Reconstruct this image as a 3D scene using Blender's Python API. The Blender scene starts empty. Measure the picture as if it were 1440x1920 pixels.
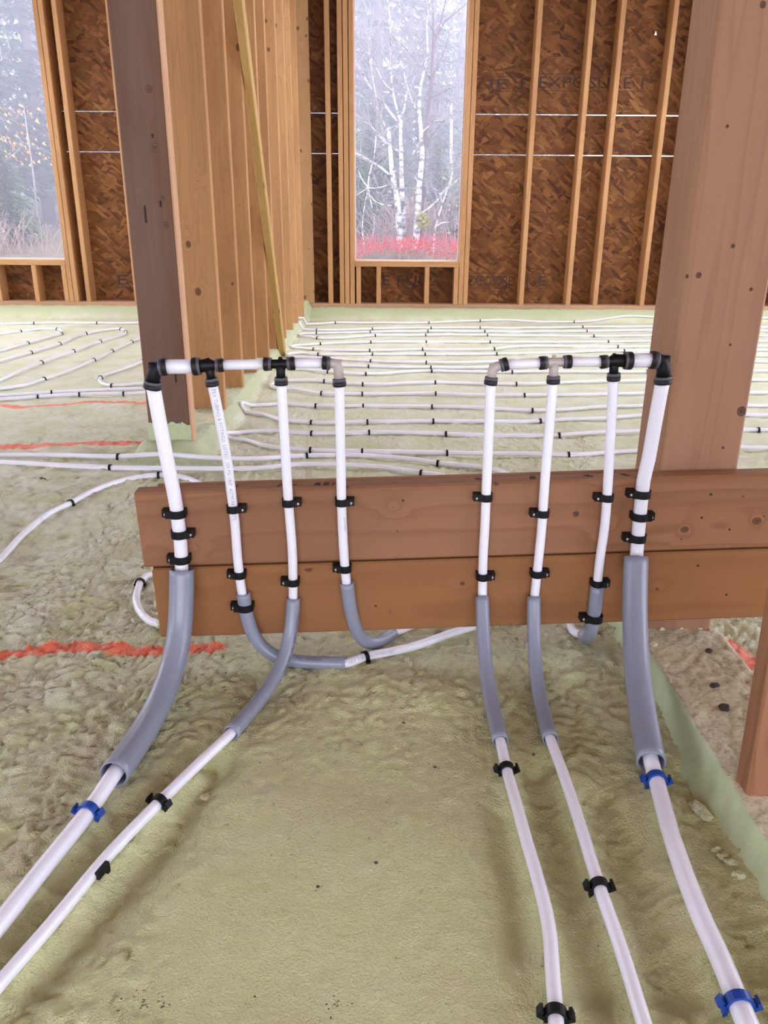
import bpy, bmesh, math, random
import numpy as np
from mathutils import Vector, Matrix
sc = bpy.context.scene
C = sc.collection
rad = math.radians

# ------------------------------------------------------------------ camera
cam = bpy.data.cameras.new('camera'); camo = bpy.data.objects.new('camera', cam); C.objects.link(camo)
cam.sensor_fit = 'VERTICAL'; cam.sensor_height = 24.0; cam.lens = 24.0 * 1475 / 1920
cam.clip_start = .02; cam.clip_end = 300
camo.matrix_world = Matrix.Translation((0, 0, .785)) @ Matrix.Rotation(rad(90 - 20.2875), 4, 'X') @ Matrix.Rotation(rad(.4308), 4, 'Z')
sc.camera = camo

# ------------------------------------------------------------------ light: overcast sky
w = bpy.data.worlds.new('overcast_sky'); sc.world = w; w.use_nodes = True
bg = w.node_tree.nodes['Background']; bg.inputs[0].default_value = (.81, .84, 1.0, 1); bg.inputs[1].default_value = 1.0
sc.view_settings.view_transform = 'Standard'; sc.view_settings.look = 'None'
sc.view_settings.gamma = 1; sc.view_settings.use_curve_mapping = False
sc.view_settings.exposure = 2.55
cy = sc.cycles
cy.max_bounces = 10; cy.diffuse_bounces = 6; cy.glossy_bounces = 3; cy.transmission_bounces = 4; cy.volume_bounces = 3
cy.transparent_max_bounces = 8; cy.use_denoising = True; cy.sample_clamp_indirect = 8; cy.caustics_reflective = False; cy.caustics_refractive = False
cy.use_adaptive_sampling = True; cy.adaptive_threshold = .02

# ------------------------------------------------------------------ measured data (metres; x right, y away, z up)
MIST = .04
SLEEVE = {'s1': [(-.357,1.268,.206),(-.358,1.256,.146),(-.361,1.236,.082),(-.363,1.208,.058),(-.368,1.162,.03),(-.376,1.086,.011),(-.383,1.014,.012),(-.391,.941,.026)],'s3': [(-.163,1.283,.143),(-.166,1.274,.08),(-.17,1.263,.047),(-.181,1.231,.021),(-.199,1.177,.004),(-.218,1.12,.007),(-.241,1.053,.018)],'s5': [(.18,1.293,.145),(.18,1.279,.106),(.182,1.229,.047),(.183,1.166,.02),(.185,1.087,.019),(.186,1.037,.018)],'s6': [(.275,1.296,.144),(.275,1.282,.105),(.273,1.247,.037),(.271,1.176,.015),(.268,1.096,.014),(.266,1.044,.018)],'s8': [(.451,1.292,.226),(.449,1.277,.174),(.444,1.241,.129),(.435,1.181,.078),(.423,1.101,.045),(.412,1.029,.035),(.404,.978,.026)],'s2': [(-.253,1.28,.154),(-.253,1.28,.125),(-.25,1.28,.091),(-.242,1.279,.061),(-.225,1.277,.027),(-.198,1.274,.011),(-.16,1.269,.005),(-.108,1.264,.008),(-.068,1.259,.02)],'s4': [(-.066,1.286,.174),(-.064,1.286,.131),(-.06,1.286,.09),(-.049,1.304,.045),(-.035,1.315,.02),(-.014,1.329,.016),(.004,1.358,.016),(.019,1.385,.016)],'s7': [(.39,1.299,.165),(.39,1.299,.11),(.39,1.299,.072),(.393,1.318,.03),(.394,1.341,.016),(.399,1.385,.016),(.403,1.425,.016)]}
FLOOR_RUN = {'p1': [(-.405,.873),(-.426,.771),(-.442,.69),(-.459,.613)],'p3': [(-.281,.973),(-.314,.897),(-.354,.795),(-.383,.696),(-.409,.616),(-.424,.566)],'p5': [(.187,.974),(.19,.9),(.193,.819),(.196,.757),(.196,.694),(.189,.638),(.182,.585),(.177,.554)],'p6': [(.27,.969),(.271,.869),(.27,.753),(.272,.662),(.271,.58),(.271,.544)],'p8': [(.403,.948),(.386,.826),(.378,.715),(.378,.65),(.376,.596),(.374,.548)],'p2': [(-.033,1.284),(.012,1.306),(.066,1.335),(.122,1.375),(.181,1.413)]}
ROWS = {'R1': [(-.682,6.31),(-.566,6.419),(-.409,6.499),(-.098,6.518),(.355,6.582),(.79,6.72),(1.06,6.737),(1.569,6.694),(2.024,6.992),(2.467,7.185)],'R2': [(-.642,6.116),(-.523,6.061),(-.101,6.148),(.354,6.239),(.739,6.262),(1.558,6.343),(2.273,6.453)],'R3': [(-.617,5.874),(-.508,5.88),(-.114,5.992),(.319,6.017),(.75,6.041),(1.537,6.117),(2.182,6.217)],'R4': [(-.611,5.703),(-.479,5.629),(-.311,5.638),(-.075,5.789),(.293,5.809),(.745,5.834),(1.524,5.849),(2.078,5.908)],'R5': [(-.541,5.294),(-.438,5.348),(-.1,5.44),(.281,5.485),(.721,5.483),(1.551,5.552),(1.975,5.6)],'R6': [(-.534,5.154),(-.461,5.112),(-.1,5.085),(.241,5.147),(.707,5.17),(.84,5.269),(1.556,5.329),(1.898,5.37)],'R7': [(-.508,4.957),(-.415,4.92),(-.08,4.935),(.249,4.951),(.698,4.972),(1.546,5.143),(1.835,5.18)],'R8': [(-.464,4.775),(-.262,4.726),(-.086,4.695),(.241,4.635),(.754,4.695),(1.23,4.833),(1.754,4.939)],'R9': [(-.464,4.513),(-.28,4.503),(-.094,4.494),(.26,4.474),(.726,4.512),(1.175,4.603),(1.68,4.718)],'R10': [(-.465,4.375),(-.312,4.299),(-.104,4.259),(.112,4.333),(.258,4.372),(.701,4.341),(1.46,4.389),(1.577,4.411)],'R11': [(-.456,4.034),(-.312,4.025),(-.113,3.976),(.259,4.033),(.67,3.992),(1.134,4.082),(1.487,4.14)],'R12': [(-.44,3.816),(-.303,3.732),(-.109,3.739),(.244,3.739),(.668,3.73),(1.053,3.769),(1.288,3.803)],'R13': [(-.529,3.468),(-.462,3.503),(-.309,3.465),(-.097,3.472),(.211,3.461),(.652,3.422),(.956,3.486),(1.206,3.516)],'R14': [(-.511,3.292),(-.442,3.217),(-.301,3.156),(-.071,3.164),(.2,3.172),(.53,3.201),(.651,3.224),(.902,3.27),(1.146,3.326)],'R15': [(-.526,3.01),(-.422,3.013),(-.284,2.975),(-.06,2.974),(.239,2.983),(.497,2.982),(.681,2.988),(1.033,3.056)],'R16': [(-.518,2.858),(-.429,2.764),(-.265,2.719),(-.08,2.724),(.224,2.719),(.459,2.732),(.661,2.724),(.935,2.78)],'R17': [(-1.556,2.623),(-1.34,2.636),(-1.137,2.641),(-.931,2.647),(-.79,2.664),(-.606,2.682),(-.454,2.68),(-.274,2.664),(-.076,2.65),(.073,2.627),(.184,2.592),(.347,2.546),(.415,2.476)],'R18': [(-1.525,2.566),(-1.296,2.541),(-1.108,2.521),(-.909,2.496),(-.693,2.525),(-.433,2.544),(-.284,2.548),(-.014,2.512),(.121,2.463),(.19,2.436)],'R19': [(-.934,1.598),(-.932,1.749),(-.946,1.901),(-.939,2.069),(-.91,2.149),(-.877,2.265),(-.821,2.361),(-.724,2.407),(-.63,2.387)],'L0': [(-3.434,6.278),(-3.044,6.336),(-2.781,6.352),(-2.293,6.383),(-2.049,6.363),(-1.84,6.446),(-1.692,6.491)],'L1a': [(-2.833,5.555),(-2.749,5.697),(-2.666,5.846),(-2.551,6.005),(-2.465,6.01)],'L1b': [(-2.343,5.777),(-2.354,5.475),(-2.38,5.297),(-2.406,4.951),(-2.438,4.743)],'L2a': [(-2.215,4.284),(-2.218,4.543),(-2.19,4.898),(-2.153,5.26),(-2.169,5.787),(-2.089,5.939),(-2.003,6.006)],'L2b': [(-1.893,5.831),(-1.922,5.37),(-1.939,4.931),(-1.968,4.518),(-1.969,4.003),(-2.003,3.849)],'L3': [(-1.986,3.707),(-1.87,3.788),(-1.796,3.857),(-1.746,4.011),(-1.698,4.604),(-1.71,4.963),(-1.714,5.381),(-1.708,5.784),(-1.664,6.025),(-1.637,6.354)],'L4a': [(-1.353,5.425),(-1.393,5.067),(-1.407,4.978),(-1.405,4.58),(-1.45,4.3),(-1.484,4.141)],'L4b': [(-1.444,3.966),(-1.354,3.873),(-1.207,3.934),(-1.087,3.966),(-1.013,3.997)],'L5': [(-1.926,3.588),(-1.802,3.64),(-1.588,3.709),(-1.443,3.752),(-1.273,3.784),(-1.054,3.819),(-.961,3.835)],'L6': [(-1.898,3.532),(-1.765,3.559),(-1.613,3.611),(-1.439,3.666),(-1.233,3.673),(-1.028,3.718),(-.928,3.746)],'loop': [(-.455,1.421),(-.498,1.458),(-.533,1.525),(-.55,1.591),(-.551,1.664)]}
CLIPS = {'R1': [(-.404,6.499),(.355,6.582),(.79,6.72),(1.569,6.694),(2.467,7.185)],'R2': [(-.523,6.061),(-.101,6.148),(.354,6.239),(.739,6.262),(1.558,6.343),(2.273,6.453)],'R3': [(-.508,5.88),(-.114,5.992),(.319,6.017),(.75,6.041),(1.537,6.117)],'R4': [(-.479,5.629),(-.075,5.789),(.293,5.809),(.745,5.834),(1.524,5.849)],'R5': [(-.438,5.348),(-.1,5.44),(.281,5.485),(.721,5.483),(1.551,5.552)],'R6': [(-.461,5.112),(-.1,5.085),(.241,5.147),(.707,5.17),(1.556,5.329)],'R7': [(-.415,4.92),(-.08,4.935),(.249,4.951),(.698,4.972),(1.546,5.143)],'R8': [(-.086,4.695),(.241,4.635)],'R9': [(-.094,4.494),(.26,4.474)],'R10': [(-.312,4.299),(-.104,4.259),(.258,4.372),(.698,4.325),(1.46,4.389)],'R11': [(-.312,4.025),(-.113,3.976),(.259,4.033),(.67,3.992)],'R12': [(-.303,3.732),(-.109,3.739),(.244,3.739),(.668,3.73)],'R13': [(-.309,3.465),(-.097,3.472),(.211,3.461),(.652,3.422)],'R14': [(-.301,3.156),(-.071,3.164),(.2,3.172),(.651,3.224)],'R15': [(-.284,2.975),(-.06,2.974),(.239,2.983),(.681,2.988),(1.502,3.079)],'R16': [(-.265,2.719),(-.08,2.724),(.224,2.719),(.661,2.724)],'R17': [(-.924,2.627),(-.274,2.664),(.184,2.592)],'R18': [(-.909,2.496),(.121,2.463)],'R19': [(-.91,2.149),(-.724,2.407)],'L0': [(-2.781,6.352),(-2.293,6.383),(-1.84,6.446)],'L1': [(-2.666,5.846),(-2.465,6.01),(-2.343,5.777),(-2.38,5.297)],'L2': [(-2.19,4.898),(-2.153,5.26),(-2.169,5.787),(-1.993,5.975),(-1.898,5.861),(-1.922,5.37),(-1.939,4.931),(-1.968,4.518)],'L3': [(-1.746,4.011),(-1.698,4.604),(-1.71,4.963),(-1.714,5.381),(-1.708,5.784)],'L4': [(-1.407,4.978),(-1.405,4.58),(-1.478,4.051),(-1.35,3.86)],'L5': [(-1.588,3.709)],'L6': [(-1.613,3.611),(-1.439,3.666),(-1.233,3.673),(-1.028,3.718)],'loop': [(-.554,1.644)],'p2': [(-.033,1.291)]}
PAINT = {'a': [(-.882,1.307),(-.739,1.329),(-.683,1.342),(-.601,1.346),(-.517,1.343),(-.434,1.342),(-.363,1.349),(-.3,1.358)],'b': [(-1.906,3.545),(-1.732,3.484),(-1.619,3.445),(-1.495,3.493),(-1.328,3.566),(-1.145,3.527),(-.949,3.522)],'c': [(-1.552,2.835),(-1.424,2.816),(-1.291,2.805),(-1.164,2.809),(-.989,2.814),(-.814,2.826),(-.779,2.842)],'d': [(.684,1.371),(.687,1.33),(.694,1.311),(.738,1.296),(.769,1.296)]}
VALLEY = [[(-.305,.954),(-.354,.855),(-.389,.738),(-.426,.649)],[(-.258,.991),(-.288,.856),(-.337,.739),(-.382,.63)],[(.184,.892),(.185,.786),(.178,.69)],[(.238,.984),(.252,.862),(.254,.744),(.249,.629)],[(.312,.926),(.315,.753),(.32,.629)],[(.466,.986),(.443,.806),(.428,.664)]]
CLAMP = [('p1',-.364,1.277,.308,-1,'b'),('p1',-.356,1.277,.27,1,'b'),('p1',-.363,1.277,.222,-1,'b'),('p2',-.261,1.28,.316,1,'s'),('p2',-.261,1.28,.191,-1,'s'),('s2',-.254,1.28,.127,-1,'m'),('p3',-.165,1.283,.327,1,'s'),('p3',-.165,1.283,.176,-1,'s'),('p4',-.071,1.286,.328,1,'s'),('p4',-.07,1.286,.202,-1,'s'),('p5',.174,1.293,.336,-1,'s'),('p5',.181,1.293,.185,1,'s'),('p6',.276,1.296,.306,-1,'s'),('p6',.28,1.296,.19,1,'s'),('p7',.385,1.3,.335,-1,'s'),('p7',.39,1.3,.17,1,'s'),('s7',.392,1.3,.099,-1,'m'),('p8',.45,1.301,.342,-1,'b'),('p8',.451,1.302,.3,1,'b'),('p8',.453,1.302,.259,-1,'b')]
RISER = {'p1': [(-.374,1.276,.555),(-.379,1.276,.533),(-.373,1.276,.462),(-.366,1.277,.392),(-.359,1.277,.322),(-.358,1.277,.29),(-.357,1.277,.257),(-.359,1.277,.205)],'p2': [(-.282,1.279,.559),(-.283,1.279,.538),(-.274,1.279,.471),(-.266,1.28,.397),(-.263,1.28,.345),(-.26,1.28,.292),(-.259,1.28,.219),(-.257,1.28,.155)],'p3': [(-.169,1.282,.563),(-.17,1.282,.54),(-.168,1.282,.443),(-.166,1.283,.345),(-.164,1.283,.292),(-.162,1.283,.237),(-.164,1.283,.146)],'p4': [(-.077,1.285,.565),(-.075,1.285,.538),(-.074,1.285,.379),(-.073,1.285,.291),(-.07,1.285,.218),(-.068,1.285,.178)],'p5': [(.176,1.293,.558),(.175,1.293,.541),(.176,1.293,.443),(.177,1.293,.354),(.178,1.293,.283),(.178,1.293,.22),(.181,1.293,.149)],'p6': [(.278,1.296,.563),(.278,1.296,.543),(.278,1.296,.462),(.278,1.296,.365),(.279,1.296,.271),(.278,1.296,.219),(.278,1.296,.148)],'p7': [(.377,1.299,.57),(.378,1.299,.548),(.384,1.299,.443),(.388,1.299,.365),(.391,1.299,.283),(.389,1.299,.219),(.389,1.299,.168)],'p8': [(.459,1.301,.565),(.461,1.301,.543),(.457,1.301,.468),(.454,1.301,.405),(.45,1.301,.365),(.451,1.301,.316),(.452,1.301,.282),(.455,1.301,.227)]}
HEADER = {'L': [(-.373,1.276,.56),(-.36,1.277,.561),(-.306,1.278,.562),(-.286,1.279,.564),(-.268,1.279,.564),(-.191,1.282,.566),(-.17,1.282,.566),(-.153,1.283,.567),(-.096,1.285,.568),(-.077,1.285,.567)],'R': [(.177,1.293,.561),(.195,1.293,.566),(.259,1.295,.569),(.277,1.296,.57),(.299,1.296,.571),(.359,1.298,.571),(.376,1.299,.573),(.399,1.299,.573),(.442,1.301,.574),(.458,1.301,.573)]}
NEARCLIP = {'p1': (-.405,.885),'p3': (-.316,.902),'p3b': (-.366,.775),'p5': (.187,.974),'p5b': (.181,.584),'p6': (.27,.752),'p8': (.405,.955),'p8b': (.378,.6)}
DEBRIS = {'foam_big': (.458,.913),'d1': (.565,1.155),'d2': (.555,1.089),'d3': (.499,1.293),'d4': (.6,1.271),'foam2': (-.258,.936),'twig': (-1.089,2.384),'s1': (.035,1.098),'s2': (.238,1.028),'s3': (-.079,.759),'s4': (.081,.994),'s5': (-.007,.797),'c1': (.452,.839),'c2': (.456,.825),'c3': (.46,.811),'c4': (.46,.788),'c5': (.493,1.059)}
NAIL = [(.578,1.317,.336),(.568,1.317,.292),(.622,1.319,.269),(.575,1.317,.198),(.637,1.319,.139),(.033,1.301,.326),(-.014,1.3,.12),(.636,1.319,.332),(.68,1.32,.294),(.537,1.316,.251),(.024,1.301,.268)]
KNOT = [(.196,1.306,.356),(.341,1.31,.3),(.353,1.311,.25),(-.065,1.298,.351)]
MARK = [(-.256,1.31,.347),(-.181,1.313,.349),(-.158,1.313,.35),(-.116,1.315,.35),(-.1,1.315,.351),(-.085,1.315,.353),(.167,1.323,.361),(.263,1.326,.364),(.361,1.329,.369),(.426,1.331,.371)]
RSTUD = [(.499,.877,.045),(.473,.86,.314)]
TRUNK = {'A': (.055,.022,[(.202,12.0,.496),(.173,12.0,.892),(.148,12.0,1.103),(.092,12.0,1.347),(.06,12.0,1.587),(.043,12.0,1.789),(.019,12.0,1.99)]),'B': (.05,.022,[(.242,12.1,.494),(.236,12.1,.893),(.225,12.1,1.142),(.213,12.1,1.387),(.202,12.1,1.663),(.191,12.1,1.866),(.196,12.1,2.101)]),'C': (.055,.006,[(.41,11.9,.333),(.434,11.9,.608),(.444,11.9,.857),(.454,11.9,1.103),(.464,11.9,1.31),(.482,11.9,1.515),(.493,11.9,1.65),(.474,11.9,1.85),(.454,11.9,2.048),(.436,11.9,2.243),(.451,11.9,2.5),(.497,11.9,2.69),(.534,11.9,2.909),(.512,11.9,3.185),(.546,11.9,3.486)]),'D': (.04,.008,[(.504,12.0,.388),(.508,12.0,.894),(.515,12.0,1.246),(.521,12.0,1.59),(.535,12.0,1.927),(.558,12.0,2.158),(.581,12.0,2.387),(.603,12.0,2.643),(.603,12.0,2.896),(.647,12.0,3.083),(.692,12.0,3.237),(.754,12.0,3.48),(.794,12.0,3.748)])}
BRANCH = {'A': [(.02,[(.077,12.0,1.36),(-.074,12.05,1.486),(-.262,12.1,1.591),(-.474,12.15,1.696),(-.641,12.2,1.767)]),(.012,[(.043,12.0,1.769),(-.128,12.05,1.927),(-.336,12.1,2.111),(-.522,12.15,2.215)]),(.011,[(.092,12.0,1.347),(.059,12.05,1.658),(-.041,12.1,2.066),(-.145,12.15,2.27)])],'B': [(.018,[(.196,12.1,2.054),(.128,12.15,2.272),(.082,12.2,2.462),(.042,12.25,2.743),(.039,12.3,3.104),(.037,12.35,3.335),(-.017,12.4,3.658)]),(.013,[(.195,12.1,2.147),(.232,12.15,2.22),(.273,12.2,2.444),(.324,12.25,2.563),(.383,12.3,2.675),(.388,12.35,2.839)]),(.018,[(.189,12.1,2.014),(-.027,12.15,2.284),(-.154,12.2,2.408),(-.28,12.25,2.591),(-.414,12.3,2.813),(-.525,12.35,2.95)]),(.012,[(.202,12.1,1.683),(.021,12.15,1.788),(-.069,12.2,1.86),(-.191,12.25,2.013)]),(.011,[(-.153,12.1,2.395),(-.205,12.15,2.661),(-.235,12.2,2.862),(-.266,12.25,3.124)]),(.01,[(.081,12.1,2.449),(-.044,12.15,2.565),(-.177,12.2,2.798),(-.266,12.25,2.934),(-.354,12.3,2.974)])],'C': [(.02,[(.459,11.9,.864),(.684,11.95,1.022),(.781,12.0,1.157),(.909,12.05,1.271),(1.038,12.1,1.358),(1.176,12.15,1.431)]),(.011,[(.883,11.9,1.258),(.933,11.95,1.419),(1.028,12.0,1.559),(1.152,12.05,1.734)]),(.012,[(.482,11.9,1.515),(.436,11.95,1.312),(.399,12.0,1.383)]),(.012,[(.438,11.9,2.146),(.357,11.95,2.281),(.244,12.0,2.577),(.206,12.05,2.776)]),(.01,[(.465,11.9,1.917),(.546,11.95,1.988),(.634,12.0,2.073),(.768,12.05,2.099)])],'D': [(.013,[(.602,12.0,2.927),(.606,12.05,3.154),(.601,12.1,3.41),(.567,12.15,3.724)]),(.012,[(.654,12.0,3.095),(.765,12.05,3.278),(.941,12.1,3.412),(1.115,12.15,3.577)]),(.011,[(.597,12.0,2.611),(.688,12.05,2.779),(.779,12.1,2.977),(.845,12.15,3.237)]),(.01,[(.582,12.0,2.354),(.685,12.05,2.407),(.868,12.1,2.499),(.979,12.15,2.553)]),(.01,[(.548,12.0,1.993),(.658,12.05,2.099),(.757,12.1,2.085)]),(.01,[(.59,12.0,2.579),(.496,12.05,2.714),(.387,12.1,2.817),(.241,12.15,2.983),(.06,12.2,3.13)]),(.01,[(.648,12.0,3.07),(.553,12.05,3.277),(.479,12.1,3.47)]),(.01,[(.527,12.0,1.658),(.598,12.05,1.865),(.737,12.1,2.038),(.99,12.15,2.278)])],'F': [(.012,[(-.304,11.6,.396),(-.327,11.65,.606),(-.32,11.7,.885),(-.255,11.75,1.197)]),(.01,[(-.252,11.6,1.191),(-.179,11.65,.886),(-.164,11.7,.712),(-.195,11.75,.57)]),(.012,[(-.252,11.6,1.191),(-.179,11.65,1.058),(-.069,11.7,1.005),(.079,11.75,.986)]),(.012,[(-.252,11.6,1.191),(-.238,11.65,1.362),(-.181,11.7,1.565),(-.16,11.75,1.701),(-.147,11.8,1.87)]),(.01,[(-.252,11.6,1.212),(-.34,11.65,1.327),(-.385,11.7,1.43)]),(.009,[(-.252,11.6,1.205),(-.106,11.65,1.214),(.018,11.7,1.251)]),(.008,[(-.252,11.6,1.212),(-.399,11.65,1.124),(-.49,11.7,1.077)])],'G': [(.018,[(.674,11.8,.288),(.683,11.85,.61),(.712,11.9,.753),(.796,11.95,1.036),(.868,12.0,1.248),(.939,12.05,1.459)]),(.01,[(.707,11.8,.718),(.784,11.85,.768),(.893,11.9,.775)]),(.008,[(.786,11.8,1.033),(.726,11.85,1.173),(.652,11.9,1.229)])],'H': [(.05,[(1.222,16.0,.455),(1.218,16.05,.934),(1.212,16.1,1.5),(1.205,16.15,2.054),(1.183,16.2,2.774)])]}
KN_L = [(-.701,1.145,.011),(-.697,.988,.013),(-.687,.847,.009),(-.684,.769,.0105),(-.6,.546,.011),(-.632,.825,.005),(-.599,.42,.01),(-.604,1.071,.006),(-.623,1.121,.004),(-.662,.197,.008)]
KN_R = [(.625,.477,.0085),(.517,.705,.005),(.566,.751,.0035),(.607,.683,.003),(.529,.927,.0025),(.587,.592,.0022),(.603,.411,.0025),(.556,1.09,.005),(.498,.703,.003)]
STAIN = [(-.26,.601,26,.011),(-.236,.609,16,.01),(-.268,.618,8,.006),(-.048,.605,26,.007),(-.056,.588,10,.006),(.081,.994,14,.006),(.095,.968,8,.004),(-.079,.759,10,.004),(-.153,.607,8,.006)]
HOLE = (2.089,7.04,2.173)
STAMP = {'up1': [(.81,7.04,1.867),(1.088,7.04,1.76)],'up2': [(1.197,7.04,1.888),(2.043,7.04,1.766)],'win': [(-.034,7.04,.372),(.437,7.04,.243)],'r1': [(.707,7.04,.373),(1.099,7.04,.248)],'r2': [(1.197,7.04,.372),(1.389,7.04,.25)],'l1': [(-3.246,7.04,.362),(-3.091,7.04,.235)],'l2': [(-2.318,7.04,.36),(-2.212,7.04,.233)]}


# ------------------------------------------------------------------ materials
class N:
    def __init__(s, name):
        s.m = bpy.data.materials.new(name); s.m.use_nodes = True; s.t = s.m.node_tree; s.n = s.t.nodes; s.l = s.t.links
        s.b = s.n['Principled BSDF']
    def add(s, typ, ins=None, **props):
        nd = s.n.new(typ)
        for k, v in props.items(): setattr(nd, k, v)
        for k, v in (ins or {}).items(): s.set(nd.inputs[k], v)
        return nd
    def set(s, sock, v):
        if isinstance(v, bpy.types.NodeSocket): s.l.new(v, sock)
        else: sock.default_value = v
    def math(s, op, a, b=0, c=0):
        nd = s.n.new('ShaderNodeMath'); nd.operation = op
        for i, v in enumerate((a, b, c)): s.set(nd.inputs[i], v)
        return nd.outputs[0]
    def vm(s, op, a, b=(0, 0, 0)):
        nd = s.n.new('ShaderNodeVectorMath'); nd.operation = op; s.set(nd.inputs[0], a); s.set(nd.inputs[1], b)
        return nd.outputs['Value'] if op in ('LENGTH', 'DISTANCE') else nd.outputs[0]
    def mix(s, f, a, b, mode='MIX'):
        nd = s.n.new('ShaderNodeMix'); nd.data_type = 'RGBA'; nd.blend_type = mode
        s.set(nd.inputs[0], f); s.set(nd.inputs[6], a); s.set(nd.inputs[7], b); return nd.outputs[2]
    def ramp(s, f, stops):
        nd = s.n.new('ShaderNodeValToRGB'); e = nd.color_ramp.elements
        while len(e) < len(stops): e.new(.5)
        for q, (p, c) in zip(e, stops): q.position = p; q.color = (*c, 1) if len(c) == 3 else c
        s.set(nd.inputs[0], f); return nd.outputs[0]
    def noise(s, v, scale, detail=2, rough=.5, out='Fac'):
        return s.add('ShaderNodeTexNoise', {'Vector': v, 'Scale': scale, 'Detail': detail, 'Roughness': rough}).outputs[out]
    def bump(s, h, strength=.3, dist=.002):
        return s.add('ShaderNodeBump', {'Height': h, 'Strength': strength, 'Distance': dist}).outputs[0]
    def out(s, col=None, rough=.5, normal=None, **k):
        if col is not None: s.set(s.b.inputs['Base Color'], col)
        s.set(s.b.inputs['Roughness'], rough)
        if normal is not None: s.set(s.b.inputs['Normal'], normal)
        for n_, v in k.items(): s.set(s.b.inputs[n_.replace('_', ' ')], v)
        return s.m
def rgb(*c): return (*c, 1)

def plain(name, col, rough=.5, var=.08, scale=60, **k):
    q = N(name); co = q.add('ShaderNodeTexCoord').outputs['Object']
    f = q.noise(co, scale, 3)
    a = tuple(min(1, x * (1 - var)) for x in col); b = tuple(min(1, x * (1 + var)) for x in col)
    return q.out(q.mix(f, rgb(*a), rgb(*b)), rough, **k)

def wood(name, light, dark, knot=.013, sx=7.0, sz=3.2, knotcol=(.07, .022, .008), grey=0.0, ring=26, rough=.62, blotch=.5, rm=.55):
    """lumber: local X = width, Z = length"""
    q = N(name)
    co = q.add('ShaderNodeTexCoord').outputs['Object']
    rnd = q.add('ShaderNodeObjectInfo').outputs['Random']
    off = q.add('ShaderNodeCombineXYZ', {0: q.math('MULTIPLY', rnd, 31.7), 1: q.math('MULTIPLY', rnd, 17.3), 2: q.math('MULTIPLY', rnd, 53.1)}).outputs[0]
    p = q.vm('ADD', co, off)
    # knots, running through the board's thickness
    flat = q.vm('MULTIPLY', p, (sx, 0, sz))
    vo = q.add('ShaderNodeTexVoronoi', {'Vector': flat, 'Scale': 1.0, 'Randomness': .9}, voronoi_dimensions='3D')
    d = q.vm('SUBTRACT', flat, vo.outputs['Position'])
    d = q.vm('MULTIPLY', d, (1 / sx, 0, 1 / sz * .8))
    dist = q.vm('LENGTH', d)
    sep = q.add('ShaderNodeSeparateColor', {0: vo.outputs['Color']})
    ksize = q.math('MULTIPLY', q.math('MULTIPLY', sep.outputs[0], q.math('GREATER_THAN', sep.outputs[1], .45)), knot)
    kn = q.math('DIVIDE', dist, q.math('ADD', ksize, .0008))
    core = q.ramp(kn, [(0, (1, 1, 1)), (.72, (.75, .75, .75)), (.95, (.95, .95, .95)), (1.0, (0, 0, 0))])
    ny = q.math('GREATER_THAN', q.math('ABSOLUTE', q.add('ShaderNodeSeparateXYZ', {0: q.n['Texture Coordinate'].outputs['Normal']}).outputs[1]), .5)
    core = q.math('MULTIPLY', core, ny if knot > 0 else 0.0)
    halo = q.math('POWER', 2.718, q.math('MULTIPLY', dist, -70.0))
    # rings
    warp = q.noise(q.vm('MULTIPLY', p, (9, 9, .55)), 1.0, 3, .55)
    bend = q.math('MULTIPLY', halo, .55 if knot > 0 else 0.0)
    u = q.math('ADD', q.math('MULTIPLY', q.add('ShaderNodeSeparateXYZ', {0: p}).outputs[0], 3.0), q.math('ADD', q.math('MULTIPLY', warp, 1.5), bend))
    rings = q.math('FRACT', q.math('MULTIPLY', u, ring / 3.0))
    ringm = q.ramp(rings, [(0, (0, 0, 0)), (.55, (.25, .25, .25)), (.86, (1, 1, 1)), (1, (0, 0, 0))])
    fine = q.noise(q.vm('MULTIPLY', p, (240, 240, 5)), 1.0, 2, .6)
    big = q.noise(q.vm('MULTIPLY', p, (6, 6, 1.6)), 1.0, 3)
    col = q.mix(q.math('MULTIPLY', ringm, rm), rgb(*light), rgb(*dark))
    col = q.mix(q.math('MULTIPLY', fine, .35), col, rgb(*dark))
    tone = q.math('ADD', .5, q.math('MULTIPLY', q.math('SUBTRACT', rnd, .5), .9))
    col = q.mix(q.math('MULTIPLY', tone, .25), col, rgb(light[0] * .72, light[1] * .62, light[2] * .55))
    if blotch: col = q.mix(q.math('MULTIPLY', q.ramp(big, [(.42, (0, 0, 0)), (.66, (1, 1, 1))]), blotch), col, rgb(dark[0] * .85, dark[1] * .85, dark[2] * .85))
    if grey: col = q.mix(q.math('MULTIPLY', q.ramp(q.noise(q.vm('MULTIPLY', p, (5, 5, 1)), 1.3, 4), [(.4, (0, 0, 0)), (.6, (1, 1, 1))]), grey), col, rgb(.24, .19, .17))
    col = q.mix(q.math('MULTIPLY', core, .85), col, rgb(*knotcol))
    nrm = q.bump(q.math('ADD', fine, q.math('MULTIPLY', ringm, -.6)), .25, .0012)
    return q.out(col, rough, nrm, Specular_IOR_Level=.25)

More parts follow.
